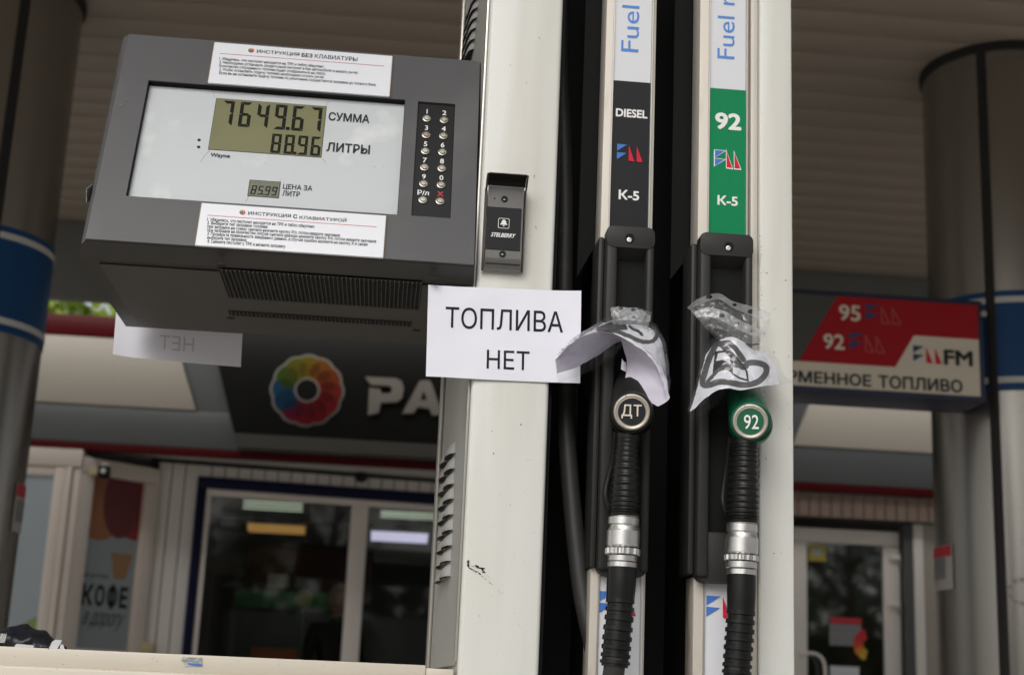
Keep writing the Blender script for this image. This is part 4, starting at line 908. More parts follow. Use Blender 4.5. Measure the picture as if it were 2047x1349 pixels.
LW = lr[2] - lr[0]; LH = lr[3] - lr[1]
def digits_joined(s, r, n, nd, **kw):
    tmp = thing('digit_group', 'x', 'x', (0, 0, 0)); par = kw.pop('par')
    digits(s, fh, r, n, tmp, nd, **kw); V = []; F = []
    for c in list(tmp.children):
        o = len(V); p = WL[c.name]; V += [np.array(v.co) + p for v in c.data.vertices]; F += [tuple(i + o for i in f.vertices) for f in c.data.polygons]; WL.pop(c.name); bpy.data.objects.remove(c)
    WL.pop(tmp.name); bpy.data.objects.remove(tmp)
    return mobj('lcd_digits', V, F, kw.get('m', M_seg), par)
dn = PN + .0006
digits_joined('7649.67', (lr[0] + LW * .065, lr[1] + LH * .475, lr[0] + LW * 1.025, lr[1] + LH * .965), dn, 6, par=head, th=.175, dw=.66)
digits_joined('88.96', (lr[0] + LW * .545, lr[1] + LH * .015, lr[0] + LW * 1.02, lr[1] + LH * .385), dn, 4, par=head, th=.185, dw=.74)
w2 = ls2[2] - ls2[0]; h2 = ls2[3] - ls2[1]
digits_joined('85.99', (ls2[0] + w2 * .06, ls2[1] + h2 * .10, ls2[0] + w2 * .97, ls2[1] + h2 * .66), dn, 4, par=head, th=.17, dw=.72, slant=.12)
for body, BL, TR, bd in (('СУММА', (656, 241.5), (739.5, 230.5), .03), ('ЛИТРЫ', (652, 303), (740.5, 291), .03), ('ЦЕНА ЗА', (565, 380), (625, 372), .02), ('ЛИТР', (564, 391.5), (600, 384), .02), ('Wayne', (419.7, 316), (460.5, 308.6), .028)):
    text('lettering', body, fh, tbox(fh, BL, TR, PN), M_inkg, head, PN + .0004, bold=bd)
for c in ((398, 280), (397, 294)): disc('indicator_dot', fh, c, 3.5, PN - .0005, PN + .0005, M_ink, head, 14)
# hairline cracks in the panel
def crack(pts):
    P = [np.array(fh.uv(x, y, PN)) for x, y in pts]; wd = .00022
    for p, q in zip(P[:-1], P[1:]):
        d = (q - p) / np.linalg.norm(q - p); n_ = np.array((-d[1], d[0])) * wd
        poly('hairline_crack', fh, [p - n_, q - n_, q + n_, p + n_], PN, PN + .0003, M_photo, head)
crack([(420, 300), (408, 313), (401, 324)]); crack([(645, 317), (652, 327)]); crack([(429, 195), (425, 183)]); crack([(558, 364), (561, 358)]); crack([(497, 393), (491, 404)]); crack([(651, 212), (657, 203)])
# stickers
SN2 = 0.0044
def sticker(quad, head_txt, hBL, hTR, logo, l0, l1, lines, hb):
    r = fh.rect(quad, SN2 + .003)
    poly('instruction_sticker_edge', fh, rpts((r[0] - .0012, r[1] + .0004, r[2] + .0012, r[3] - .0003)), SN2, SN2 + .0022, M_edge, head)
    poly('instruction_sticker', fh, rpts(r), SN2, SN2 + .0030, M_stick, head, .0003, 1)
    n = SN2 + .0033
    bx = tbox(fh, hBL, hTR, n); tot = bx[2] - bx[0]; x = bx[0]; sw = sum(len(s) + .35 for s, b in head_txt) - .35
    wid = []
    for s, b in head_txt:
        Vv, _ = text_mesh(s, .012, 0); wid.append(Vv[:, 0].max() - Vv[:, 0].min())
    gap = .36; sc = tot / (sum(wid) + gap * (len(wid) - 1))
    for (s, b), w_ in zip(head_txt, wid):
        text('lettering', s, fh, (x, bx[1], x + w_ * sc, bx[3]), M_ink, head, n, bold=b); x += (w_ + gap) * sc
    flower(fh, logo, 6.6, n, head, .0006, nm='logo_petal', rim=M_stick)
    c = fh.uv(*logo, n); R = abs(fh.uv(logo[0] + 6.6, logo[1], n)[0] - c[0])
    a = fh.uv(*l0, n); b = fh.uv(*l1, n); vv = (a[1] + b[1]) / 2
    poly('red_rule', fh, rpts((a[0], vv - .0003, b[0], vv + .0003)), n - .0002, n + .0001, M_redink, head)
    for (y, xe, s) in lines:
        a = fh.uv(lines[0][3] if False else LX, y, n); e = fh.uv(xe, y + (xe - LX) * .075, n)
        hh = .0052 if any(ch in s for ch in 'бР/Ч1234') else .0052
        Vv, _ = text_mesh(s, .01); lo_ = Vv[:, 1].min(); hi_ = Vv[:, 1].max(); k = .0053 / .72
        text('lettering', s, fh, (a[0], a[1] + lo_ * k, e[0], a[1] + hi_ * k), M_ink, head, n, bold=.006)
LX = 438
sticker([(426, 83.7), (783.7, 113), (779, 193.5), (419, 165.5)], [('ИНСТРУКЦИЯ', .008), ('БЕЗ', .03), ('КЛАВИАТУРЫ', .008)], (513, 107.5), (715, 115), (502, 101.4), (439.7, 106.3), (768, 133.5),
        [(120, 648, '1. Убедитесь, что пистолет находится на ТРК и табло обнулено.'), (127.1, 717, '2. Необходимо установить раздаточный пистолет в бак автомобиля и нажать рычаг.'), (134.3, 651, 'Количество отпущенного топлива будет отображаться на табло.'), (141.4, 649, '3. Чтобы остановить подачу топлива необходимо отжать рычаг.'), (148.6, 752, 'Если вы не остановите подачу топлива по умолчанию осуществится заправка до полного бака.')], 0)
LX = 414
sticker([(399.5, 405.4), (771.5, 431), (766, 515.7), (394, 489.8)], [('ИНСТРУКЦИЯ', .008), ('С', .03), ('КЛАВИАТУРОЙ', .008)], (495.5, 430.6), (693, 436), (484.6, 424.6), (414.5, 430.6), (753, 453.4),
        [(441.2, 628, '1. Убедитесь, что пистолет находится на ТРК и табло обнулено'), (448.3, 535, '2. Выберите тип заправки топлива:'), (455.5, 679, 'при заправке на сумму сначала нажмите кнопку Р/л, потом введите значение'), (462.6, 751.5, 'при заправке на количество литров сначала дважды нажмите кнопку Р/л, потом введите значение'), (470, 734, '3. Проверьте правильность введенных данных, в случае ошибки нажмите на кнопку X и снова'), (477.6, 492, 'выберите тип заправки'), (485, 570, '4. Снимите пистолет с ТРК и начните заправку')], 0)
# keypad
kn = 0.0006
poly('keypad', fh, rrect((kr[0] + .0008, kr[1] + .0008, kr[2] - .0008, kr[3] - .0008), .003), -0.0083, kn, M_key, head, .0005, 1)
lk = [(853.2, 238.6), (851.9, 271.3), (850, 303.5), (848.5, 336), (846.7, 368.6), (845.4, 400.8)]; rk = [(887.7, 241.5), (886.4, 273.2), (884.3, 305.6), (883, 338), (881.7, 371), (879.7, 403.4)]
names = ['1', '3', '5', '7', '9', 'Р/л', '2', '4', '6', '8', '0', 'X']; mt = [0, 2, 0, 3, 3, 0, 1, 1, 1, 3, 3, 3]
ring_me = None
for k, ((x, y), s) in enumerate(zip(lk + rk, names)):
    c = fh.uv(x, y, kn); rr = 9.6 * mpp(1.95)
    P = [fh.pt(c[0], c[1], kn + t) for t in (-.001, .0006, .0022, .0024, .0016, .0014)]
    ring = sweep('button_ring', P, [rr, rr, rr * .93, rr * .80, rr * .72, rr * .1], M_ring, head, 24, smooth=40, up=tuple(fh.U))
    P = [fh.pt(c[0], c[1], kn + t) for t in (.001, .0030, .0036, .0038)]
    sweep('button', P, [rr * .62, rr * .62, rr * .55, rr * .05], M_bt[mt[k]], head, 24, smooth=40, up=tuple(fh.U))
    tc_ = fh.uv(x + .6, y - 14.8, kn); th_ = 11.2 * mpp(1.95) * 1.18; tw_ = natural_w(s, th_)
    text('lettering', s, fh, (tc_[0] - tw_ / 2, tc_[1] - th_ / 2, tc_[0] + tw_ / 2, tc_[1] + th_ / 2), M_redink if s == 'X' else M_white, head, kn + .0006, bold=.022)
# dents and specks on the face
for (x, y, r) in ((253, 200, 3.4), (241, 212, 4.2), (331, 126, 1.6)): disc('rubber_stop', fh, (x, y), r, .0041, .0046, mat('stop_grey', (0.10, 0.10, 0.105), .6), head, 14)
# sticker on the left cheek
ppoly('cheek_sticker', Frame((DB[0] - .0125, 0, 0), (0, -1, 0), (0, 0, 1)), [(172, 378), (184, 368), (184, 398), (172, 405)], 0, .001, M_tape, head)
# underside: panel, grille, bolt holes
UZ = 1.5955
fu = Frame((0, 0, UZ), (1, 0, 0), (0, -1, 0))
fu.N = np.array((0., 0., -1.)); 
def uu(x, y, n=0.0):
    P = on_z(x, y, UZ - n); return float(P[0]), float(-P[1])
fu.uv = uu
fu.pt = lambda u, v, n=0.0: np.array((u, -v, UZ - n))
upts = [uu(196, 512), uu(944, 560), uu(895, 668), uu(256, 640)]
uX0 = DB[0] + .012; uX1 = DB[0] + Wd - .008
poly('bottom_panel', fu, rpts((uX0, -(2 * YM - 1.905) + .012, uX1, -1.905 - .018)), 0.0005, 0.003, M_under, head, .001, 1)
for quad, ncol in (([(442, 538), (849, 564.7), (833.7, 618.7), (452.7, 594.8)], 46), ([(457.9, 620), (824.7, 642.6), (821.5, 653.7), (457.9, 629.6)], 46)):
    r = fu.rect(quad, .003); bm = bmesh.new(); wd = (r[2] - r[0]) / ncol
    g = poly('vent_grille', fu, rpts(r), .0028, .0033, M_gap, head)
    for i in range(ncol):
        u = r[0] + (i + .62) * wd; nb = 1
        prism_bm([fu.pt(*p, .003) for p in rpts((u, r[1], u + wd * .24, r[3]))], [fu.pt(*p, .0052) for p in rpts((u, r[1], u + wd * .24, r[3]))], 0, 1, bm)
    kk = int((r[3] - r[1]) / .0075)
    for j in range(1, kk):
        v = r[1] + (r[3] - r[1]) * j / kk; prism_bm([fu.pt(*p, .0032) for p in rpts((r[0], v, r[2], v + .0011))], [fu.pt(*p, .0045) for p in rpts((r[0], v, r[2], v + .0011))], 0, 1, bm)
    rb = bm_obj('grille_ribs', bm, M_headd, head, None); rb['kind'] = 'stuff'
for c in ((441, 530), (461, 635.6), (866.7, 557.7), (832.4, 660)):
    a = uu(*c, .003); poly('bolt_hole', fu, circ(a, .0062, 18), .0028, .0036, M_gap, head)
# ---------------------------------------------------------------- nozzle bay between the posts
box('bay_back', (LX1 - .001, 2.14, 0.3), (RX0 + .001, 2.30, ZT), M_pit, disp)
box('bay_lining', (LX1 + .0005, PY + .02, 0.62), (LX1 + .006, 2.14, ZT), M_pit, disp)
def channel(xl, xr, lab):
    uL, uR = fp.uv(xl, 300)[0], fp.uv(xr, 300)[0]
    ch = box('nozzle_channel', (uL, PY + .012, 0.40), (uR, PY + .062, ZT), M_chan, disp, .002, 2); ch['label'] = lab
    box('channel_core', (uL + .006, PY + .063, 0.40), (uR - .004, 2.139, ZT), M_pit, ch)
    return ch, uL, uR
chD, dL, dR = channel(1207, 1310.5, 'nozzle channel with black diesel label')
chG, gL, gR = channel(1400, 1501, 'nozzle channel with green label')
box('filler_strip', (gR + .0015, PY + .006, 0.40), (RX0 - .001, PY + .06, ZT), M_chan, disp, .001)
fc = Frame((0, PY + .012, 0), (1, 0, 0), (0, 0, 1)); LN = .0012
def strip_labels(ch, xl0, xl1, xr0, xr1, yb, ylow, mlab, body, tb, logo, kb, fuel, fb, outline, low):
    u0 = (fc.uv(xl0, 80)[0] + fc.uv(xl1, 400)[0]) / 2; u1 = (fc.uv(xr0, 80)[0] + fc.uv(xr1, 400)[0]) / 2
    vb = fc.uv((xl0 + xr0) / 2, yb)[1]; vl = fc.uv((xl1 + xr1) / 2, ylow)[1] - .01
    lip = .0016
    for a in (u0 - lip - .0004, u1 + .0004):
        poly('label_lip', fc, rpts((a, .45, a + lip, ZT - .01)), 0.0003, .0045, M_trim, ch)
    poly('white_label', fc, rpts((u0, vb + .0002, u1, ZT - .01)), 0.0003, LN, M_labw, ch)
    poly('fuel_label', fc, rpts((u0, vl, u1, vb)), 0.0003, LN, mlab, ch)
    text('lettering', body, fc, tbox(fc, *tb, LN), M_white, ch, LN + .0005, bold=.035)
    fm_logo(fc, *logo, LN + .0006, ch, M_blue, M_red, outline)
    text('lettering', 'К-5', fc, tbox(fc, *kb, LN), M_white, ch, LN + .0005, bold=.03)
    text('lettering', fuel, fc, tbox(fc, *fb, LN), M_lblue, ch, LN + .0005, rot=90)
    poly('lower_label', fc, rpts((u0 - .002, .46, u1 + .004, fc.uv(1240, low)[1] + .05)), 0.0004, .0014, M_labw, ch)
    return u0, u1
strip_labels(chD, 1228, 1219.5, 1301, 1296, 164.5, 452, M_labk, 'DIESEL', ((1230.8, 233.5), (1294.4, 221.5)), ((1233, 321), (1285, 291.5)), ((1236.3, 399), (1278, 382)), 'Fuel', ((1241.4, 103), (1278.7, 13.5)), None, 1160)
strip_labels(chG, 1419.5, 1416.5, 1490.5, 1489, 179.5, 468, M_green, '92', ((1429, 258.5), (1482, 228.5)), ((1429, 334), (1480, 304)), ((1433.9, 410), (1475, 393)), 'Fuel r', ((1434, 117), (1469, -6)), M_white, 1160)
fm_logo(fc, (1198, 1227), (1272, 1184), .0022, chD, M_blue, M_red)
fm_logo(fc, (1412, 1234), (1484, 1193), .0022, chG, M_blue, M_red)
def holster(xl, xr, ytop, yblk, scr, ybot, nm, lab, in_l, in_r):
    N1 = .026                                                   # how far it stands proud of the channel
    f = fc
    u0, u1 = f.uv(xl, ytop + 30, N1)[0], f.uv(xr, ytop + 30, N1)[0]
    vt = f.uv((xl + xr) / 2, ytop, N1)[1]; vk = f.uv((xl + xr) / 2, yblk, N1)[1]; vb = f.uv((xl + xr) / 2, ybot, N1)[1]
    t = poly('nozzle_holster', f, rrect((u0, vk, u1, vt), .008), 0.002, N1, M_hol, disp, .003, 3); t['label'] = lab
    aL = f.uv(in_l, (ytop + ybot) / 2, N1)[0]; aR = f.uv(in_r, (ytop + ybot) / 2, N1)[0]
    W = u1 - u0; wl = .016; wr = .011
    for a, b in ((u0, u0 + wl), (u1 - wr, u1)):
        poly('cheek', f, rpts((a, vb, b, vk + .012)), -0.045, N1 - .001, M_hol, t, .004, 3)
    poly('outer_flange', f, rpts((u0 - .009, vb + .004, u0 - .0005, vt - .012)), -0.05, N1 - .016, M_hol, t, .003, 2)
    poly('holster_floor', f, rrect((u0 + .0005, vb - .006, u1 - .0005, vb + .06), .012), -0.04, N1 - .006, M_hol, t, .006, 3)
    poly('holster_back', f, rpts((u0 + .002, vb, u1 - .002, vk + .01)), 0.0025, .0045, M_pit, t)
    # bevelled roof inside the mouth
    V = [f.pt(u0 + wl, vk, N1 - .002), f.pt(u1 - wr, vk, N1 - .002), f.pt(u1 - wr, vk - .012, .005), f.pt(u0 + wl, vk - .012, .005)]
    mobj('mouth_roof', V, [(0, 1, 2, 3)], M_hol, t)
    c = f.uv(*scr, N1); 
    P = [f.pt(c[0], c[1], N1 + z) for z in (.0004, .0009, .0009)]
    sweep('screw_well', P, [.0066, .0066, .001], M_pit, t, 22, up=(1, 0, 0))
    c = f.uv(scr[0] - 1.5, scr[1] + 4, N1)
    P = [f.pt(c[0], c[1], N1 + z) for z in (.0009, .0022, .0024, .0014)]
    sweep('screw', P, [.0034, .0034, .0024, .0018], M_chrome, t, 18, up=(1, 0, 0), smooth=30)
    return t
holster(1213, 1309, 453, 495, (1259, 476.5), 1142, 'd', 'black plastic nozzle holster under the diesel label', 1221, 1300)
holster(1400, 1506, 467, 511, (1457, 493), 1155, 'g', 'black plastic nozzle holster under the green label', 1421, 1500)
# slanted guard plates deep in the bay beside each channel
for x0, y0, x1, y1 in ((1160, 540, 1196, 478), (1350, 545, 1392, 490)):
    f = Frame((0, PY + .06, 0), (1, 0, 0), (0, 0, 1)); a = f.uv(x0, y0); b = f.uv(x1, y1)
    poly('guard_plate', f, [a, b, (b[0], b[1] + .55), (a[0], b[1] + .55)], -.04, -.036, M_pit, disp)
# ================================================================ NOZZLES
def spine(rows, Y, dY=0.0):
    P = []; R = []
    for i, (x, y, hw) in enumerate(rows):
        P.append(at(x, y, Y + dY * i)); R.append(hw * mpp(Y))
    return P, R
def nozzle(label, cb, rb, mbody, mface, txt, tBL, tTR, grip, coup, sleeve, ribbed, tail, body_back, hexrot, YN, tcol):
    YB = YN - .022
    t = thing('fuel_nozzle', label, 'fuel nozzle', at(cb[0], cb[1], YN), 'fuel nozzles hung in the dispenser')
    c = at(*cb, YB); ax = CAM - c; ax = ax / np.linalg.norm(ax); ax = ax * np.array((1, 1, .5)); ax /= np.linalg.norm(ax)
    r = rb * mpp(YB)
    # body: from the round end back and up into the holster
    bx, by, bY, br = body_back
    e = at(bx, by, bY)
    body_pts = [c + ax * .001, c - ax * .008, c - ax * .022, c * .55 + e * .45 - ax * .004, e]
    rr = [r * 1.12, r * 1.22, r * 1.23, r * 1.08, br * mpp(bY)]
    P = cr(body_pts, 26); R_ = cr([(q, 0, 0) for q in rr], 26)[:, 0]
    P = np.vstack([[P[0] + ax * .0008], P]); R_ = np.concatenate([[r * 1.0], R_])
    sweep('nozzle_body', P, R_, mbody, t, 36, smooth=60, up=(0.2, 0.1, 1))
    # badge
    fb_ = Frame(c + ax * .0018, np.cross((0, 0, 1), ax), np.cross(ax, np.cross((0, 0, 1), ax)))
    if fb_.U[0] < 0: fb_.U = -fb_.U; fb_.N = np.cross(fb_.U, fb_.V)
    prof = [(.0, 1.0), (.0025, 1.0), (.0045, .955), (.0048, .90), (.0040, .84), (.0036, .80), (.0042, .765), (.0030, .735), (.003, .1)]
    sweep('badge_rim', [fb_.pt(0, 0, z) for z, _ in prof], [r * q for _, q in prof], M_badge, t, 48, smooth=40, up=tuple(fb_.V))
    bd = poly('badge_face', fb_, circ((0, 0), r * .745, 48), .0028, .0034, mface, t)
    tb = tbox(fb_, tBL, tTR, .0034)
    tx = text('badge_lettering', txt, fb_, tb, tcol, bd, .0042, bold=.008)
    # ribbed grip
    P, R_ = spine(grip, YN); n = 160
    P = cr(P, n); R_ = cr([(q, 0, 0) for q in R_], n)[:, 0]
    rib = np.array([1 + .085 * (max(0, math.sin(i / n * 2 * math.pi * 17)) ** .5 - .6) if 14 < i < n - 10 else 1 for i in range(n)])
    sweep('grip_cover', P, R_ * rib, M_rub, t, 28, smooth=60, ell=1.15)
    # flat side web and trigger guard behind the grip
    x, y, hw = grip[0]; x2, y2, hw2 = grip[-1]
    sweep('trigger_guard', cr([at(x - hw * 1.0, y - 6, YN + .012), at(x - hw * 1.28, (y + y2) / 2 - 30, YN + .03), at(x2 - hw2 * 1.22, y2 - 45, YN + .03), at(x2 - hw2 * .8, y2 - 8, YN + .008)], 24), [.0042] * 24, M_blk, t, 10)
    sp_ = cr([e, e + np.array((-.002, .05, .015)), e + np.array((-.004, .10, -.03))], 14)
    sweep('spout', sp_, np.linspace(.014, .011, 14), M_chrome, t, 16, up=(1, 0, 0))
    # swivel coupling
    for nm, rows, hexn in coup:
        P, R_ = spine(rows, YN)
        kn_ = None
        if hexn == 'hex': kn_ = lambda i, q: (.06 * (1 - abs(((q + hexrot) / (math.pi / 3)) % 1 - .5) * 2) - .03) * -1
        if hexn == 'knurl': kn_ = lambda i, q: .045 * (1 if math.sin(q * 16) > 0 else -1) if 0 < i < len(rows) - 1 else -.05
        sweep(nm, P, R_, M_chrome, t, 64 if hexn == 'knurl' else 48, smooth=18, knurl=kn_)
    P, R_ = spine(sleeve, YN); sweep('hose_sleeve', cr(P, 12), cr([(q, 0, 0) for q in R_], 12)[:, 0], M_rub, t, 28, smooth=60)
    P, R_ = spine(ribbed, YN); n = 150; P = cr(P, n); R_ = cr([(q, 0, 0) for q in R_], n)[:, 0]
    nr = 8
    rib = np.array([1.05 if (i / n * nr) % 1 < .52 else .93 for i in range(n)])
    def notch(i, q): return -.055 if ((i / n * nr) % 1 >= .52 and 0) or (((int(i / n * nr)) % 2 == 0) and abs(((q * 2 / math.pi) % 1) - .5) < .10) else 0
    sweep('spiral_guard', P, R_ * rib, M_rub, t, 32, smooth=30, knurl=notch)
    sweep('hose', cr(tail, 50), [.0135] * 50, M_hose, t, 18)
    return t
Y1 = 1.842
def coupl(x, ys, hws, sh=0.0):
    """five stacked rings; ys = y limits, hws = half widths"""
    out = []; nm = ['swivel_ring', 'swivel_body', 'knurled_nut', 'swivel_body', 'hex_nut']; kd = [None, None, 'knurl', None, 'hex']
    for k in range(5):
        y0, y1 = ys[k], ys[k + 1]; h = hws[k]; xx = lambda y: x + sh * (y - ys[0]); d = min(2.2, (y1 - y0) * .12)
        rows = [(xx(y0), y0 + .3, h * .90), (xx(y0), y0 + d, h), (xx(y1), y1 - d, h), (xx(y1), y1 - .3, h * .90)]
        if nm[k] == 'swivel_ring': rows = [(xx(y0), y0, h * .88), (xx(y0), y0 + 2, h * .97), (xx(y0), y0 + 3.5, h * .93), (xx(y0), y0 + 5, h), (xx(y1), y1 - 4, h), (xx(y1), y1 - 3, h * .90), (xx(y1), y1, h * .90)]
        if k == 1: rows = [(xx(y0), y0, h * .88), (xx(y0), y0 + 6, h * .95), (xx(y0), y0 + 9, h), (xx(y1), y1 - 4, h), (xx(y1), y1 - 1, h * .94)]
        out.append((nm[k], rows, kd[k]))
    return out
z_end = [np.array((0.30, 1.90, .85)), np.array((0.29, 1.98, .66)), np.array((.30, 2.12, .60))]
nozzle('black nozzle with a ДТ badge under the left plastic bag', (1263, 824), 37.5, M_blk, M_labk, 'ДТ', (1242, 836), (1283, 809),
       [(1257, 868, 25), (1254, 895, 24), (1252, 930, 27), (1250, 980, 30), (1248.5, 1015, 31.5), (1248, 1032, 31)],
       coupl(1247, [1031, 1053, 1095, 1110, 1123, 1135], [31.5, 33, 33.6, 29, 29], -.035),
       [(1243.5, 1134, 29.5), (1242, 1165, 29.5), (1240, 1197, 28)], [(1240, 1197, 27), (1238, 1230, 27.5), (1234, 1270, 28), (1231, 1305, 28), (1228.5, 1332, 28.5)],
       [at(1228.5, 1328, Y1), at(1226, 1349, Y1), *[q + np.array((-.02, 0, 0)) for q in z_end]], (1262, 745, 1.925, 26), .3, Y1, M_sgwh)
z2 = [np.array((0.455, 1.89, .85)), np.array((0.45, 1.98, .66)), np.array((.445, 2.12, .60))]
nozzle('green nozzle with a 92 badge under the right plastic bag', (1500, 843), 36.5, M_gnoz, M_gbad, '92', (1487, 857.5), (1517, 829),
       [(1489, 880, 28), (1488, 905, 28), (1486.5, 940, 29.5), (1485, 990, 32), (1484, 1028, 33), (1484, 1045, 32)],
       coupl(1483.5, [1044, 1067, 1109, 1122, 1137, 1150], [31, 33, 33.4, 31.5, 28.6], -.02),
       [(1482.5, 1149, 29), (1482, 1185, 29), (1481, 1220, 28)], [(1481, 1220, 27.5), (1479, 1255, 28), (1476.5, 1290, 28), (1474, 1325, 28), (1472, 1352, 28)],
       [at(1472, 1348, Y1), at(1471, 1365, Y1), *z2], (1480, 762, 1.93, 30), .1, Y1, M_white)
# loose black hose hanging in the left gap
hp_ = [at(1122, 150, 2.06), at(1126, 260, 2.04), at(1129, 420, 2.02), at(1127, 640, 2.0), at(1131, 830, 1.985), at(1143, 1000, 1.97), at(1163, 1180, 1.955), at(1194, 1345, 1.94), np.array((.285, 1.93, 1.0)), np.array((.30, 1.96, .8)), np.array((.29, 2.1, .64))]
hz = sweep('loose_hose', cr([at(1120, -200, 2.07)] + hp_, 90), [.0128] * 90, M_hose, None, 20)
tag(hz, 'dull black rubber hose hanging beside the wide white post', 'hose')
# ================================================================ CALL BUTTON
ib = thing('call_button_unit', 'steel intercom call button with a black bell plate on the white post', 'call button', at(1006, 540, PY))
fi_ = Frame((0, PY, 0), (1, 0, 0), (0, 0, 1))
IX0 = fi_.uv(972, 450, .006)[0]; IX1 = fi_.uv(1043.5, 450, .006)[0]
zi = lambda y, n=0.006: fi_.uv(1005, y, n)[1]
zt_, zb_ = zi(384), zi(536)
prof = [(-.0005, zb_ - .003), (-.006, zb_ - .0055), (-.012, zb_ - .003), (-.0155, zb_ + .004), (-.0165, zb_ + .012), (-.0165, zt_), (-.0172, zt_ + .004)]
hood = [(-.0172, zt_ + .0042), (-.020, zt_ + .0085), (-.026, zt_ + .0115), (-.035, zt_ + .0128), (-.044, zt_ + .0122)]
n0 = -.0165
def prof_strip(nm, pr, x0, x1, th, m):
    pr = np.array(pr); T = np.gradient(pr, axis=0); T /= np.linalg.norm(T, axis=1)[:, None]; Nn = np.stack([T[:, 1], -T[:, 0]], 1)
    inn = pr + Nn * th; V = []
    for x in (x0, x1):
        for p in pr: V.append((x, PY + p[0], p[1]))
        for p in inn: V.append((x, PY + p[0], p[1]))
    k = len(pr); F = []
    for i in range(k - 1):
        F += [(i, i + 1, 2 * k + i + 1, 2 * k + i), (k + i, 3 * k + i, 3 * k + i + 1, k + i + 1), (i, k + i, k + i + 1, i + 1), (2 * k + i, 2 * k + i + 1, 3 * k + i + 1, 3 * k + i)]
    F += [(0, 2 * k, 3 * k, k), (k - 1, 2 * k - 1, 4 * k - 1, 3 * k - 1)]
    return mobj(nm, V, F, m, ib, 40)
M_steeld = mat('bracket_steel', (0.21, 0.205, 0.195), 0.34, metal=0.85, var=0.10, vscale=60, stretch=(6, 1, 1))
brk = prof_strip('steel_bracket', prof, IX0, IX1, .0012, M_steeld)
prof_strip('hood', hood, IX0 - .0015, IX1 + .0015, .0014, M_blk)  # black colour stands in for the shadow inside the hood
# dark side cheeks following the bracket
for x0, x1 in ((IX0 - .0040, IX0 - .0016), (IX1 + .0016, IX1 + .0034)):
    pts = [(PY + p[0] - .0012, p[1]) for p in prof + hood] + [(PY - .024, zt_ - .002), (PY - .0003, zt_ + .006)]
    V = [(x0, *p) for p in pts] + [(x1, *p) for p in pts]; k = len(pts)
    mobj('side_cheek', V, [tuple(range(k)), tuple(range(2 * k - 1, k - 1, -1))] + [(i, k + i, k + (i + 1) % k, (i + 1) % k) for i in range(k)], M_rust, ib)
box('unit_body', (IX0 + .001, PY - .0155, zb_ + .002), (IX1 - .001, PY - .0002, zt_ + .004), M_blk, ib)
fb2 = Frame((0, PY - .0165, 0), (1, 0, 0), (0, 0, 1))
bp = plate('bell_plate', fb2, [(974, 413), (1043, 417), (1039.5, 502), (971.5, 497)], .0003, .0012, M_labk, ib)
a = fb2.rect([(996, 436), (1018.5, 437), (1018, 457.5), (995.5, 456)], .0014)
poly('icon_frame', fb2, rrect(a, .0022), .0011, .0017, M_white, bp); poly('icon_ground', fb2, rrect((a[0] + .0008, a[1] + .0008, a[2] - .0008, a[3] - .0008), .0016), .0011, .0021, M_labk, bp)
cu, cv = (a[0] + a[2]) / 2, (a[1] + a[3]) / 2; s_ = (a[2] - a[0]) / 2
bell = [(-.62, -.28), (.62, -.28), (.62, -.12), (.46, -.08), (.40, .30), (.28, .52), (.09, .62), (.06, .72), (-.06, .72), (-.09, .62), (-.28, .52), (-.40, .30), (-.46, -.08), (-.62, -.12)]
poly('bell_icon', fb2, [(cu + x * s_, cv + y * s_ - .0002) for x, y in bell], .002, .0026, M_white, bp)
poly('bell_clapper', fb2, [(cu + x * s_, cv + y * s_) for x, y in ((-.2, -.40), (.2, -.40), (.1, -.58), (-.1, -.58))], .002, .0026, M_white, bp)
text('lettering', 'STELBERRY', fb2, tbox(fb2, (981, 473), (1031, 468), .0014), M_white, bp, .0018, bold=.035, shear=.35)
for c in ((1008.5, 398.5), (1004.5, 508)):
    q = fb2.uv(*c); sweep('screw', [fb2.pt(*q, z) for z in (.0002, .0009, .0012, .0004)], [.0047, .0047, .0036, .0006], M_blk, ib, 18, up=(1, 0, 0)); q2 = fb2.uv(c[0] - .5, c[1] + 1)
    poly('screw_slot', fb2, rpts((q2[0] - .0012, q2[1] - .0004, q2[0] + .0012, q2[1] + .0004)), .0008, .0014, M_chrome, ib)
disc('microphone_hole', fb2, (989, 397), 1.7, .0, .0006, M_gap, ib, 10)
# ================================================================ PAPER SHEETS
fsx2 = Frame((0, PY - .0015, 0), (1, 0, 0), (0, 0, 1))
C4 = [fsx2.uv(*p) for p in ((851, 754), (1159, 767), (1161, 583), (856, 571))]
def sheet_pt(s, t, n=0.0):
    a = np.array(C4[0]) * (1 - s) * (1 - t) + np.array(C4[1]) * s * (1 - t) + np.array(C4[2]) * s * t + np.array(C4[3]) * (1 - s) * t
    d = .0035 * (max(0, .30 - s) / .30) ** 2 + .004 * (max(0, s - .76) / .24) ** 2 + .0022 * math.sin(3.1 * s + 1.0) * (1 - t) + .0010 * math.sin(9 * s + 2 * t) * (1 - t) ** 2 + .0014 * mnoise.noise(Vector((s * 4, t * 3, 3)))
    return fsx2.pt(a[0], a[1], n + .0012 + d)
sh = thing('paper_notice', 'white paper sheet reading ТОПЛИВА НЕТ taped across the white post', 'paper notice', sheet_pt(.5, 0), 'no fuel notices')
NU, NV = 44, 30
V = [sheet_pt(j / (NU - 1), i / (NV - 1), k) for k in (0, -.00025) for i in range(NV) for j in range(NU)]
G = grid_faces(NV, NU); o_ = NU * NV
F = G + [tuple(x + o_ for x in f[::-1]) for f in G]
for lst in ([j for j in range(NU)], [(i + 1) * NU - 1 for i in range(NV)], [(NV - 1) * NU + j for j in range(NU - 1, -1, -1)], [i * NU for i in range(NV - 1, -1, -1)]):
    F += [(b, a, a + o_, b + o_) for a, b in zip(lst[:-1], lst[1:])]
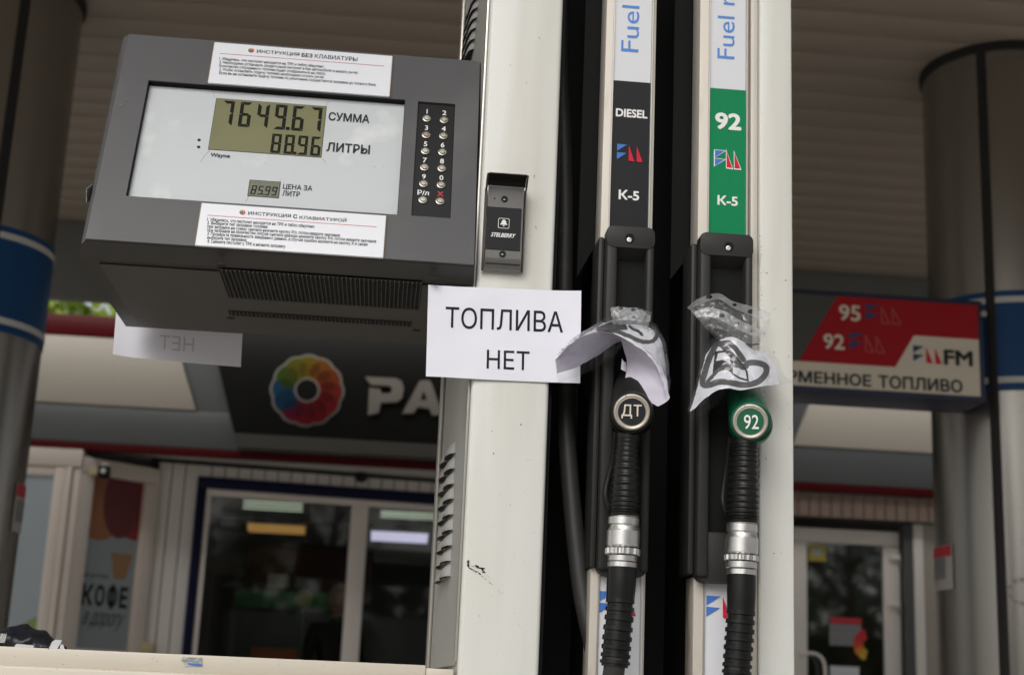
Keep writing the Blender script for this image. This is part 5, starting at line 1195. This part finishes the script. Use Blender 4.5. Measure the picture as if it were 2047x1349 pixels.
mobj('sheet', V, F, M_paper, sh, 60)
def st_of(x, y):
    u, v = fsx2.uv(x, y, .002); A_ = np.array(C4); t = 0.5; s = .5
    for _ in range(12):
        p = A_[0] * (1 - s) * (1 - t) + A_[1] * s * (1 - t) + A_[2] * s * t + A_[3] * (1 - s) * t
        ds = (A_[1] - A_[0]) * (1 - t) + (A_[2] - A_[3]) * t; dt_ = (A_[3] - A_[0]) * (1 - s) + (A_[2] - A_[1]) * s
        e = np.linalg.solve(np.stack([ds, dt_], 1), np.array((u, v)) - p); s += e[0]; t += e[1]
    return s, t
for body, BL, TR in (('ТОПЛИВА', (890, 655.5), (1126, 622.5)), ('НЕТ', (972.5, 736.5), (1058.5, 702.5))):
    a = st_of(*BL); b = st_of(*TR)
    text('lettering', body, None, (a[0], a[1], b[0], b[1]), M_ink, sh, .0003, bold=.004, fit=sheet_pt)
# rear notice hanging below the head
RY = 2.335
fr_ = Frame((0, RY, 0), (1, 0, 0), (0, 0, 1))
C5 = [fr_.uv(*p) for p in ((228, 711), (481, 733), (487, 620), (234, 600))]
def rear_pt(s, t, n=0.0):
    a = np.array(C5[0]) * (1 - s) * (1 - t) + np.array(C5[1]) * s * (1 - t) + np.array(C5[2]) * s * t + np.array(C5[3]) * (1 - s) * t
    d = .012 * (max(0, .22 - s) / .22) ** 2 * (1 - t) - .004 * math.sin(2.6 * s) + .0006 * mnoise.noise(Vector((s * 5, t * 4, 8)))
    return fr_.pt(a[0], a[1], n + d)
rs = thing('paper_notice', 'half hidden white sheet hanging below the display head, its letters showing through mirrored', 'paper notice', rear_pt(.5, 0), 'no fuel notices')
V = [rear_pt(j / (NU - 1), i / (NV - 1), k) for k in (0, -.00025) for i in range(NV) for j in range(NU)]
mobj('sheet', V, F, M_paper, rs, 60)
def st5(x, y):
    u, v = fr_.uv(x, y); A_ = np.array(C5); s = t = .5
    for _ in range(12):
        p = A_[0] * (1 - s) * (1 - t) + A_[1] * s * (1 - t) + A_[2] * s * t + A_[3] * (1 - s) * t
        ds = (A_[1] - A_[0]) * (1 - t) + (A_[2] - A_[3]) * t; dt_ = (A_[3] - A_[0]) * (1 - s) + (A_[2] - A_[1]) * s
        e = np.linalg.solve(np.stack([ds, dt_], 1), np.array((u, v)) - p); s += e[0]; t += e[1]
    return s, t
a = st5(318, 697); b = st5(388, 674)
text('lettering', 'НЕТ', None, (a[0], a[1], b[0], b[1]), M_ghost, rs, .0003, mirror=True, fit=rear_pt)
text('lettering', 'НЕТ', None, (a[0], a[1], b[0], b[1]), M_ink, rs, -.0006, mirror=True, fit=rear_pt)
# ================================================================ PLASTIC SLEEVES TIED OVER THE NOZZLES
def P3(rows): return [[at(x, y, Y) for x, y, Y in r] for r in rows]
def patch(name, rows, nu, nv, mats, parent, amp=.0, sc=60, seed=0, pick=None, holes=None, off=0.0, smooth=179, thick=0.0):
    G = surf(P3(rows), nu, nv)
    if amp: G = crinkle(G, amp, sc, seed)
    if off:
        du = np.gradient(G, axis=1); dv = np.gradient(G, axis=0); N = np.cross(du, dv); N /= np.linalg.norm(N, axis=2)[:, :, None] + 1e-12
        tocam = CAM - G; sgn = np.sign((N * tocam).sum(2))[:, :, None]; G = G + N * sgn * off
    V = G.reshape(-1, 3); F = grid_faces(nv, nu); keep = []; mi = []
    for f in F:
        c = V[list(f)].mean(0); x, y = px_of(c)
        if holes and any(((x - hx) / hr) ** 2 + ((y - hy) / (hr * .7)) ** 2 < 1 for hx, hy, hr in holes): continue
        keep.append(f); mi.append(pick(x, y) if pick else 0)
    if thick:
        n_ = len(V); V = np.vstack([V, V + np.array((0, thick, 0))]); keep = keep + [tuple(i + n_ for i in f[::-1]) for f in keep]; mi = mi + [0] * len(mi)
    return mobj(name, V, keep, mats, parent, smooth, mi)
def seg_d(px, py, poly_, closed=True):
    P = np.array(poly_, float); Q = np.roll(P, -1, 0) if closed else P[1:]; P = P if closed else P[:-1]
    d = Q - P; w_ = np.array((px, py)) - P; t = np.clip((w_ * d).sum(1) / (d * d).sum(1), 0, 1); return float(np.sqrt(((w_ - d * t[:, None]) ** 2).sum(1)).min())
def inside(px, py, P):
    c = False; j = len(P) - 1
    for i in range(len(P)):
        if (P[i][1] > py) != (P[j][1] > py) and px < (P[j][0] - P[i][0]) * (py - P[i][1]) / (P[j][1] - P[i][1]) + P[i][0]: c = not c
        j = i
    return c
cq = lambda L: [(1180 + x / 3.855, 540 + y / 3.855) for x, y in L]
# --- left one
b1 = thing('plastic_sleeve', 'clear plastic sleeve with printed paper tied over the black nozzle', 'plastic sleeve', at(1240, 700, 1.86), 'plastic sleeves tied over the nozzles')
YA, YBk = 1.822, 1.895
outer = [[(1158, 690, YBk), (1178, 664, YBk), (1216, 640, YBk), (1262, 636, YBk), (1303, 650, YBk), (1322, 685, YBk), (1330, 735, YBk)],
         [(1132, 706, 1.858), (1164, 671, 1.86), (1214, 652, 1.86), (1262, 655, 1.86), (1310, 675, 1.86), (1328, 715, 1.86), (1334, 765, 1.86)],
         [(1110, 718, YA), (1140, 688, YA), (1174, 667, YA), (1215, 662, YA), (1264, 685, YA), (1311, 728, YA), (1334, 800, YA)]]
ringA = cq([(60, 455), (170, 410), (330, 400), (440, 420), (510, 470), (490, 540), (400, 550), (300, 510), (200, 470)])
ringA = [(x, y) for x, y in ringA]
ringA = [tuple(p[:2]) for p in cr([(*q, 0) for q in ringA + ringA[:1]], 60)]
pumpA = cq([(90, 440), (150, 395), (270, 405), (290, 460), (180, 462)])
hoseA = cq([(300, 430), (330, 455), (370, 470), (400, 500)])
patch('printed_paper', outer, 120, 60, [M_paperp, M_grey_ink, M_blk_ink], b1, .0012, 45, 1, pick=lambda x, y: 2 if (inside(x, y, pumpA) or seg_d(x, y, hoseA, False) < 2.6) else (1 if seg_d(x, y, ringA) < 4.2 else 0))
film_o = [[(x + dx, y - 3, Y) for (x, y, Y), dx in zip(r, (-3, -2, 0, 0, 2, 3, 3))] for r in outer]
patch('plastic_film', film_o, 90, 50, M_film, b1, .0018, 45, 1, off=.0026)
patch('paper_flap', [[(1110, 719, YA), (1140, 689, YA), (1174, 668, YA), (1215, 663, YA), (1246, 674, YA + .004)], [(1113, 733, 1.845), (1150, 712, 1.85), (1188, 690, 1.855), (1222, 675, 1.86), (1248, 678, 1.86)], [(1114, 748, 1.865), (1162, 730, 1.875), (1205, 705, 1.88), (1232, 686, 1.88), (1250, 682, 1.88)]], 60, 30, M_paperd, b1, .0014, 36, 2)
patch('plastic_film', [[(1110, 719, YA - .001), (1140, 690, YA), (1176, 670, YA), (1216, 666, YA), (1246, 676, YA)], [(1112, 742, 1.845), (1156, 722, 1.85), (1200, 697, 1.855), (1232, 684, 1.86), (1248, 680, 1.86)], [(1116, 765, 1.862), (1166, 748, 1.87), (1212, 724, 1.875), (1240, 700, 1.875), (1250, 684, 1.875)]], 60, 40, M_film, b1, .0012, 60, 3)
patch('paper_flap', [[(1238, 671, 1.862), (1254, 678, 1.848), (1272, 684, YA + .004)], [(1246, 700, 1.868), (1278, 708, 1.85), (1310, 718, YA + .004)], [(1253, 722, 1.870), (1290, 734, 1.850), (1329, 752, YA + .004)], [(1250, 752, 1.858), (1292, 768, 1.840), (1336, 784, YA + .003)], [(1246, 768, 1.850), (1290, 786, 1.836), (1337, 797, YA + .002)], [(1245, 780, 1.847), (1284, 797, 1.833), (1316, 811, YA)]], 50, 70, M_paperd, b1, .0016, 34, 4)
patch('paper_flap', [[(1243, 716, 1.862), (1247, 722, 1.858), (1252, 724, 1.866)], [(1241, 738, 1.858), (1248, 741, 1.854), (1254, 745, 1.862)]], 12, 12, M_paperd, b1, .0006, 70, 9)
knot_h = [(1241, 616, 5), (1266, 619, 5)]
patch('plastic_knot', [[(1219, 613, 1.872), (1240, 612, 1.862), (1262, 613, 1.862), (1285, 620, 1.868), (1302, 630, 1.875)], [(1221, 630, 1.862), (1240, 630, 1.850), (1262, 630, 1.848), (1282, 636, 1.855), (1300, 646, 1.870)], [(1224, 648, 1.872), (1242, 650, 1.856), (1262, 648, 1.854), (1280, 650, 1.860), (1294, 660, 1.875)]], 60, 44, M_filmw, b1, .0028, 60, 7, holes=knot_h, smooth=25)
patch('plastic_knot', [[(1222, 612, 1.885), (1250, 614, 1.882), (1280, 616, 1.882), (1304, 625, 1.885)], [(1226, 640, 1.88), (1252, 642, 1.875), (1282, 646, 1.877), (1296, 650, 1.882)]], 40, 30, M_filmc, b1, .0030, 70, 8, smooth=25)
# --- right one
b2 = thing('plastic_sleeve', 'clear plastic sleeve with a crossed pump print tied over the green nozzle', 'plastic sleeve', at(1475, 740, 1.86), 'plastic sleeves tied over the nozzles')
skirt = [[(1424, 686, 1.885), (1443, 677, 1.862), (1468, 674, 1.852), (1490, 686, 1.855), (1505, 698, 1.862), (1524, 699, 1.885)],
         [(1410, 712, 1.872), (1440, 702, 1.846), (1470, 702, 1.838), (1494, 712, 1.842), (1512, 712, 1.846), (1541, 716, 1.872)],
         [(1399, 752, 1.858), (1434, 742, 1.836), (1468, 740, 1.826), (1494, 745, 1.832), (1518, 740, 1.838), (1552, 738, 1.862)],
         [(1379, 823, 1.85), (1420, 787, 1.826), (1450, 776, 1.816), (1480, 779, 1.820), (1515, 773, 1.826), (1558, 767, 1.85)]]
ring = cq([(1000, 565), (935, 640), (890, 760), (865, 870), (910, 885), (1000, 860), (1090, 868), (1190, 885), (1290, 860), (1350, 800), (1350, 740), (1290, 715), (1220, 715), (1165, 740)])
ring2 = cq([(1000, 565), (1070, 560), (1125, 610), (1180, 690)])
pump = cq([(960, 625), (1050, 615), (1100, 665), (1098, 800), (1060, 770), (990, 770), (935, 850), (950, 720)])
pumpw = cq([(985, 640), (1040, 632), (1075, 670), (1080, 715), (1020, 690), (968, 700)])
slash = cq([(905, 855), (985, 770), (1080, 735), (1170, 740)]); nozl = cq([(1100, 800), (1150, 830), (1215, 850), (1205, 780), (1130, 670)])
cl_ = lambda P, m_: [tuple(p[:2]) for p in cr([(*q, 0) for q in P[-2:] + P + P[:2]], m_)[int(m_ * 2 / (len(P) + 3)):int(m_ * (len(P) + 2) / (len(P) + 3))]]
ring = cl_(ring, 90)
def pick2(x, y):
    if inside(x, y, pumpw): return 0
    if seg_d(x, y, slash, False) < 3.4: return 1
    if inside(x, y, pump): return 2
    if seg_d(x, y, nozl, False) < 1.9: return 2
    if seg_d(x, y, ring) < 6.0 or seg_d(x, y, ring2, False) < 5.4: return 1
    return 0
patch('printed_paper', skirt, 180, 150, [M_paperp, M_grey_ink, M_blk_ink], b2, .0015, 36, 3, pick=pick2)
fs2 = [[(x + d, y + e, Y) for (x, y, Y), d in zip(r, (-3, -1, 0, 0, 2, 6 + 5 * k))] for k, (r, e) in enumerate(zip(skirt, (-6, 0, 0, 2)))]
fs2[3][-1] = (1585, 768, 1.845); fs2[2][-1] = (1562, 744, 1.858)
patch('plastic_film', fs2, 110, 100, M_film, b2, .0016, 36, 3, off=.0024)
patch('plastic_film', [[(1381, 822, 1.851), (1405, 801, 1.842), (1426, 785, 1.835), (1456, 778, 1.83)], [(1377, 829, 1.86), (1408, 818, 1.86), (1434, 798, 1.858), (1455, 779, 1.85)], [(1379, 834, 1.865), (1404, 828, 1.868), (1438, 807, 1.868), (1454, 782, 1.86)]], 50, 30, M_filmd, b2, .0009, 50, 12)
hl = [cq([q])[0] + (r_,) for q, r_ in (((915, 205), 6), ((1112, 267), 4.2), ((1235, 320), 6.5), ((1275, 310), 4), ((772, 322), 2.6), ((945, 300), 4))]
def c6(rows): return [[(*cq([(x, y)])[0], Y) for x, y, Y in r] for r in rows]
patch('plastic_cuff', c6([[(745, 290, 1.865), (830, 222, 1.86), (985, 178, 1.858), (1100, 238, 1.862), (1260, 282, 1.868), (1385, 320, 1.875)], [(770, 310, 1.868), (850, 265, 1.862), (985, 225, 1.86), (1090, 285, 1.864), (1230, 345, 1.868), (1384, 385, 1.875)]]), 90, 16, M_filmw, b2, .0012, 45, 13, holes=hl, smooth=40)
patch('plastic_cuff', c6([[(770, 310, 1.870), (850, 265, 1.866), (985, 225, 1.868), (1090, 285, 1.870), (1230, 345, 1.870), (1384, 385, 1.878)], [(830, 380, 1.868), (920, 370, 1.862), (1020, 360, 1.86), (1130, 400, 1.862), (1260, 450, 1.866), (1375, 440, 1.875)], [(935, 500, 1.87), (985, 505, 1.86), (1060, 512, 1.857), (1140, 540, 1.857), (1215, 585, 1.862), (1305, 565, 1.872)], [(975, 540, 1.87), (1020, 540, 1.86), (1080, 545, 1.857), (1160, 580, 1.857), (1230, 625, 1.862), (1300, 610, 1.872)]]), 90, 60, M_filmc, b2, .0024, 55, 14, smooth=30)
hl2 = [cq([q])[0] + (r_,) for q, r_ in (((1015, 350), 6), ((1135, 410), 4.2), ((1258, 470), 5.5))]
patch('plastic_cuff', c6([[(800, 320, 1.852), (880, 285, 1.848), (1010, 305, 1.846), (1140, 375, 1.846), (1270, 440, 1.85), (1350, 480, 1.858)], [(815, 365, 1.852), (890, 355, 1.847), (1000, 385, 1.843), (1120, 450, 1.843), (1240, 500, 1.848), (1330, 530, 1.857)]]), 90, 24, M_filmw, b2, .0014, 60, 15, holes=hl2, smooth=40)
patch('plastic_cuff', c6([[(815, 365, 1.853), (900, 358, 1.849), (1000, 390, 1.846), (1120, 455, 1.845), (1240, 505, 1.85), (1335, 530, 1.858)], [(900, 440, 1.86), (960, 450, 1.853), (1040, 470, 1.85), (1130, 520, 1.85), (1210, 570, 1.853), (1300, 570, 1.862)]]), 70, 40, M_filmc, b2, .003, 70, 16, smooth=25)
sweep('tie', cr([at(*cq([(1200, 570)])[0], 1.85), at(*cq([(1245, 575)])[0], 1.845), at(*cq([(1300, 568)])[0], 1.855)], 10), [.0008] * 10, M_blk, b2, 6)
# ================================================================ CRUMPLED BAG ON THE CABINET
bg = thing('crumpled_bag', 'crumpled black plastic bag lying on the lower cabinet', 'plastic bag', (-0.47, 1.97, CZT))
V = []; nu_, nv_ = 60, 26
prof_x = [0, 20, 48, 58, 85, 104, 118]; prof_h = [22, 33, 36, 30, 25, 10, 1]
for i in range(nv_):
    for j in range(nu_):
        s = j / (nu_ - 1); a = i / (nv_ - 1) * math.pi
        xp = -70 + s * 192; hpix = np.interp(xp, [-70, -40] + prof_x, [3, 16] + prof_h)
        X = at(xp, 1292, 1.97)[0]; H = hpix * mpp(1.97) + .004
        k = 1 + .12 * mnoise.noise(Vector((s * 9, i * .25, 2))) + .05 * abs(mnoise.noise(Vector((s * 20, i * .5, 5))))
        V.append((X, 1.975 - math.cos(a) * .035 * k, CZT + .0015 + max(0, math.sin(a)) * H * k))
mobj('bag_film', V, grid_faces(nv_, nu_), M_bagb, bg, 40)
fbg = Frame((0, 1.936, 0), (1, 0, 0), (0, 0, 1))
ppoly('white_scrap', fbg, [(30, 1289), (34, 1286), (66, 1289), (68, 1293), (62, 1296), (29, 1293)], 0, .0006, M_foil, bg)
ppoly('white_scrap', fbg, [(97, 1297), (104, 1282), (110, 1278), (124, 1279), (121, 1286), (113, 1298)], 0, .0008, M_foil, bg)
ppoly('white_scrap', fbg, [(118, 1299), (121, 1288), (126, 1287), (130, 1299)], 0, .0008, M_foil, bg)
text('bag_lettering', 'мми', fbg, (*fbg.uv(-4, 1284), *fbg.uv(14, 1266)), M_white, bg, .002, shear=.5)
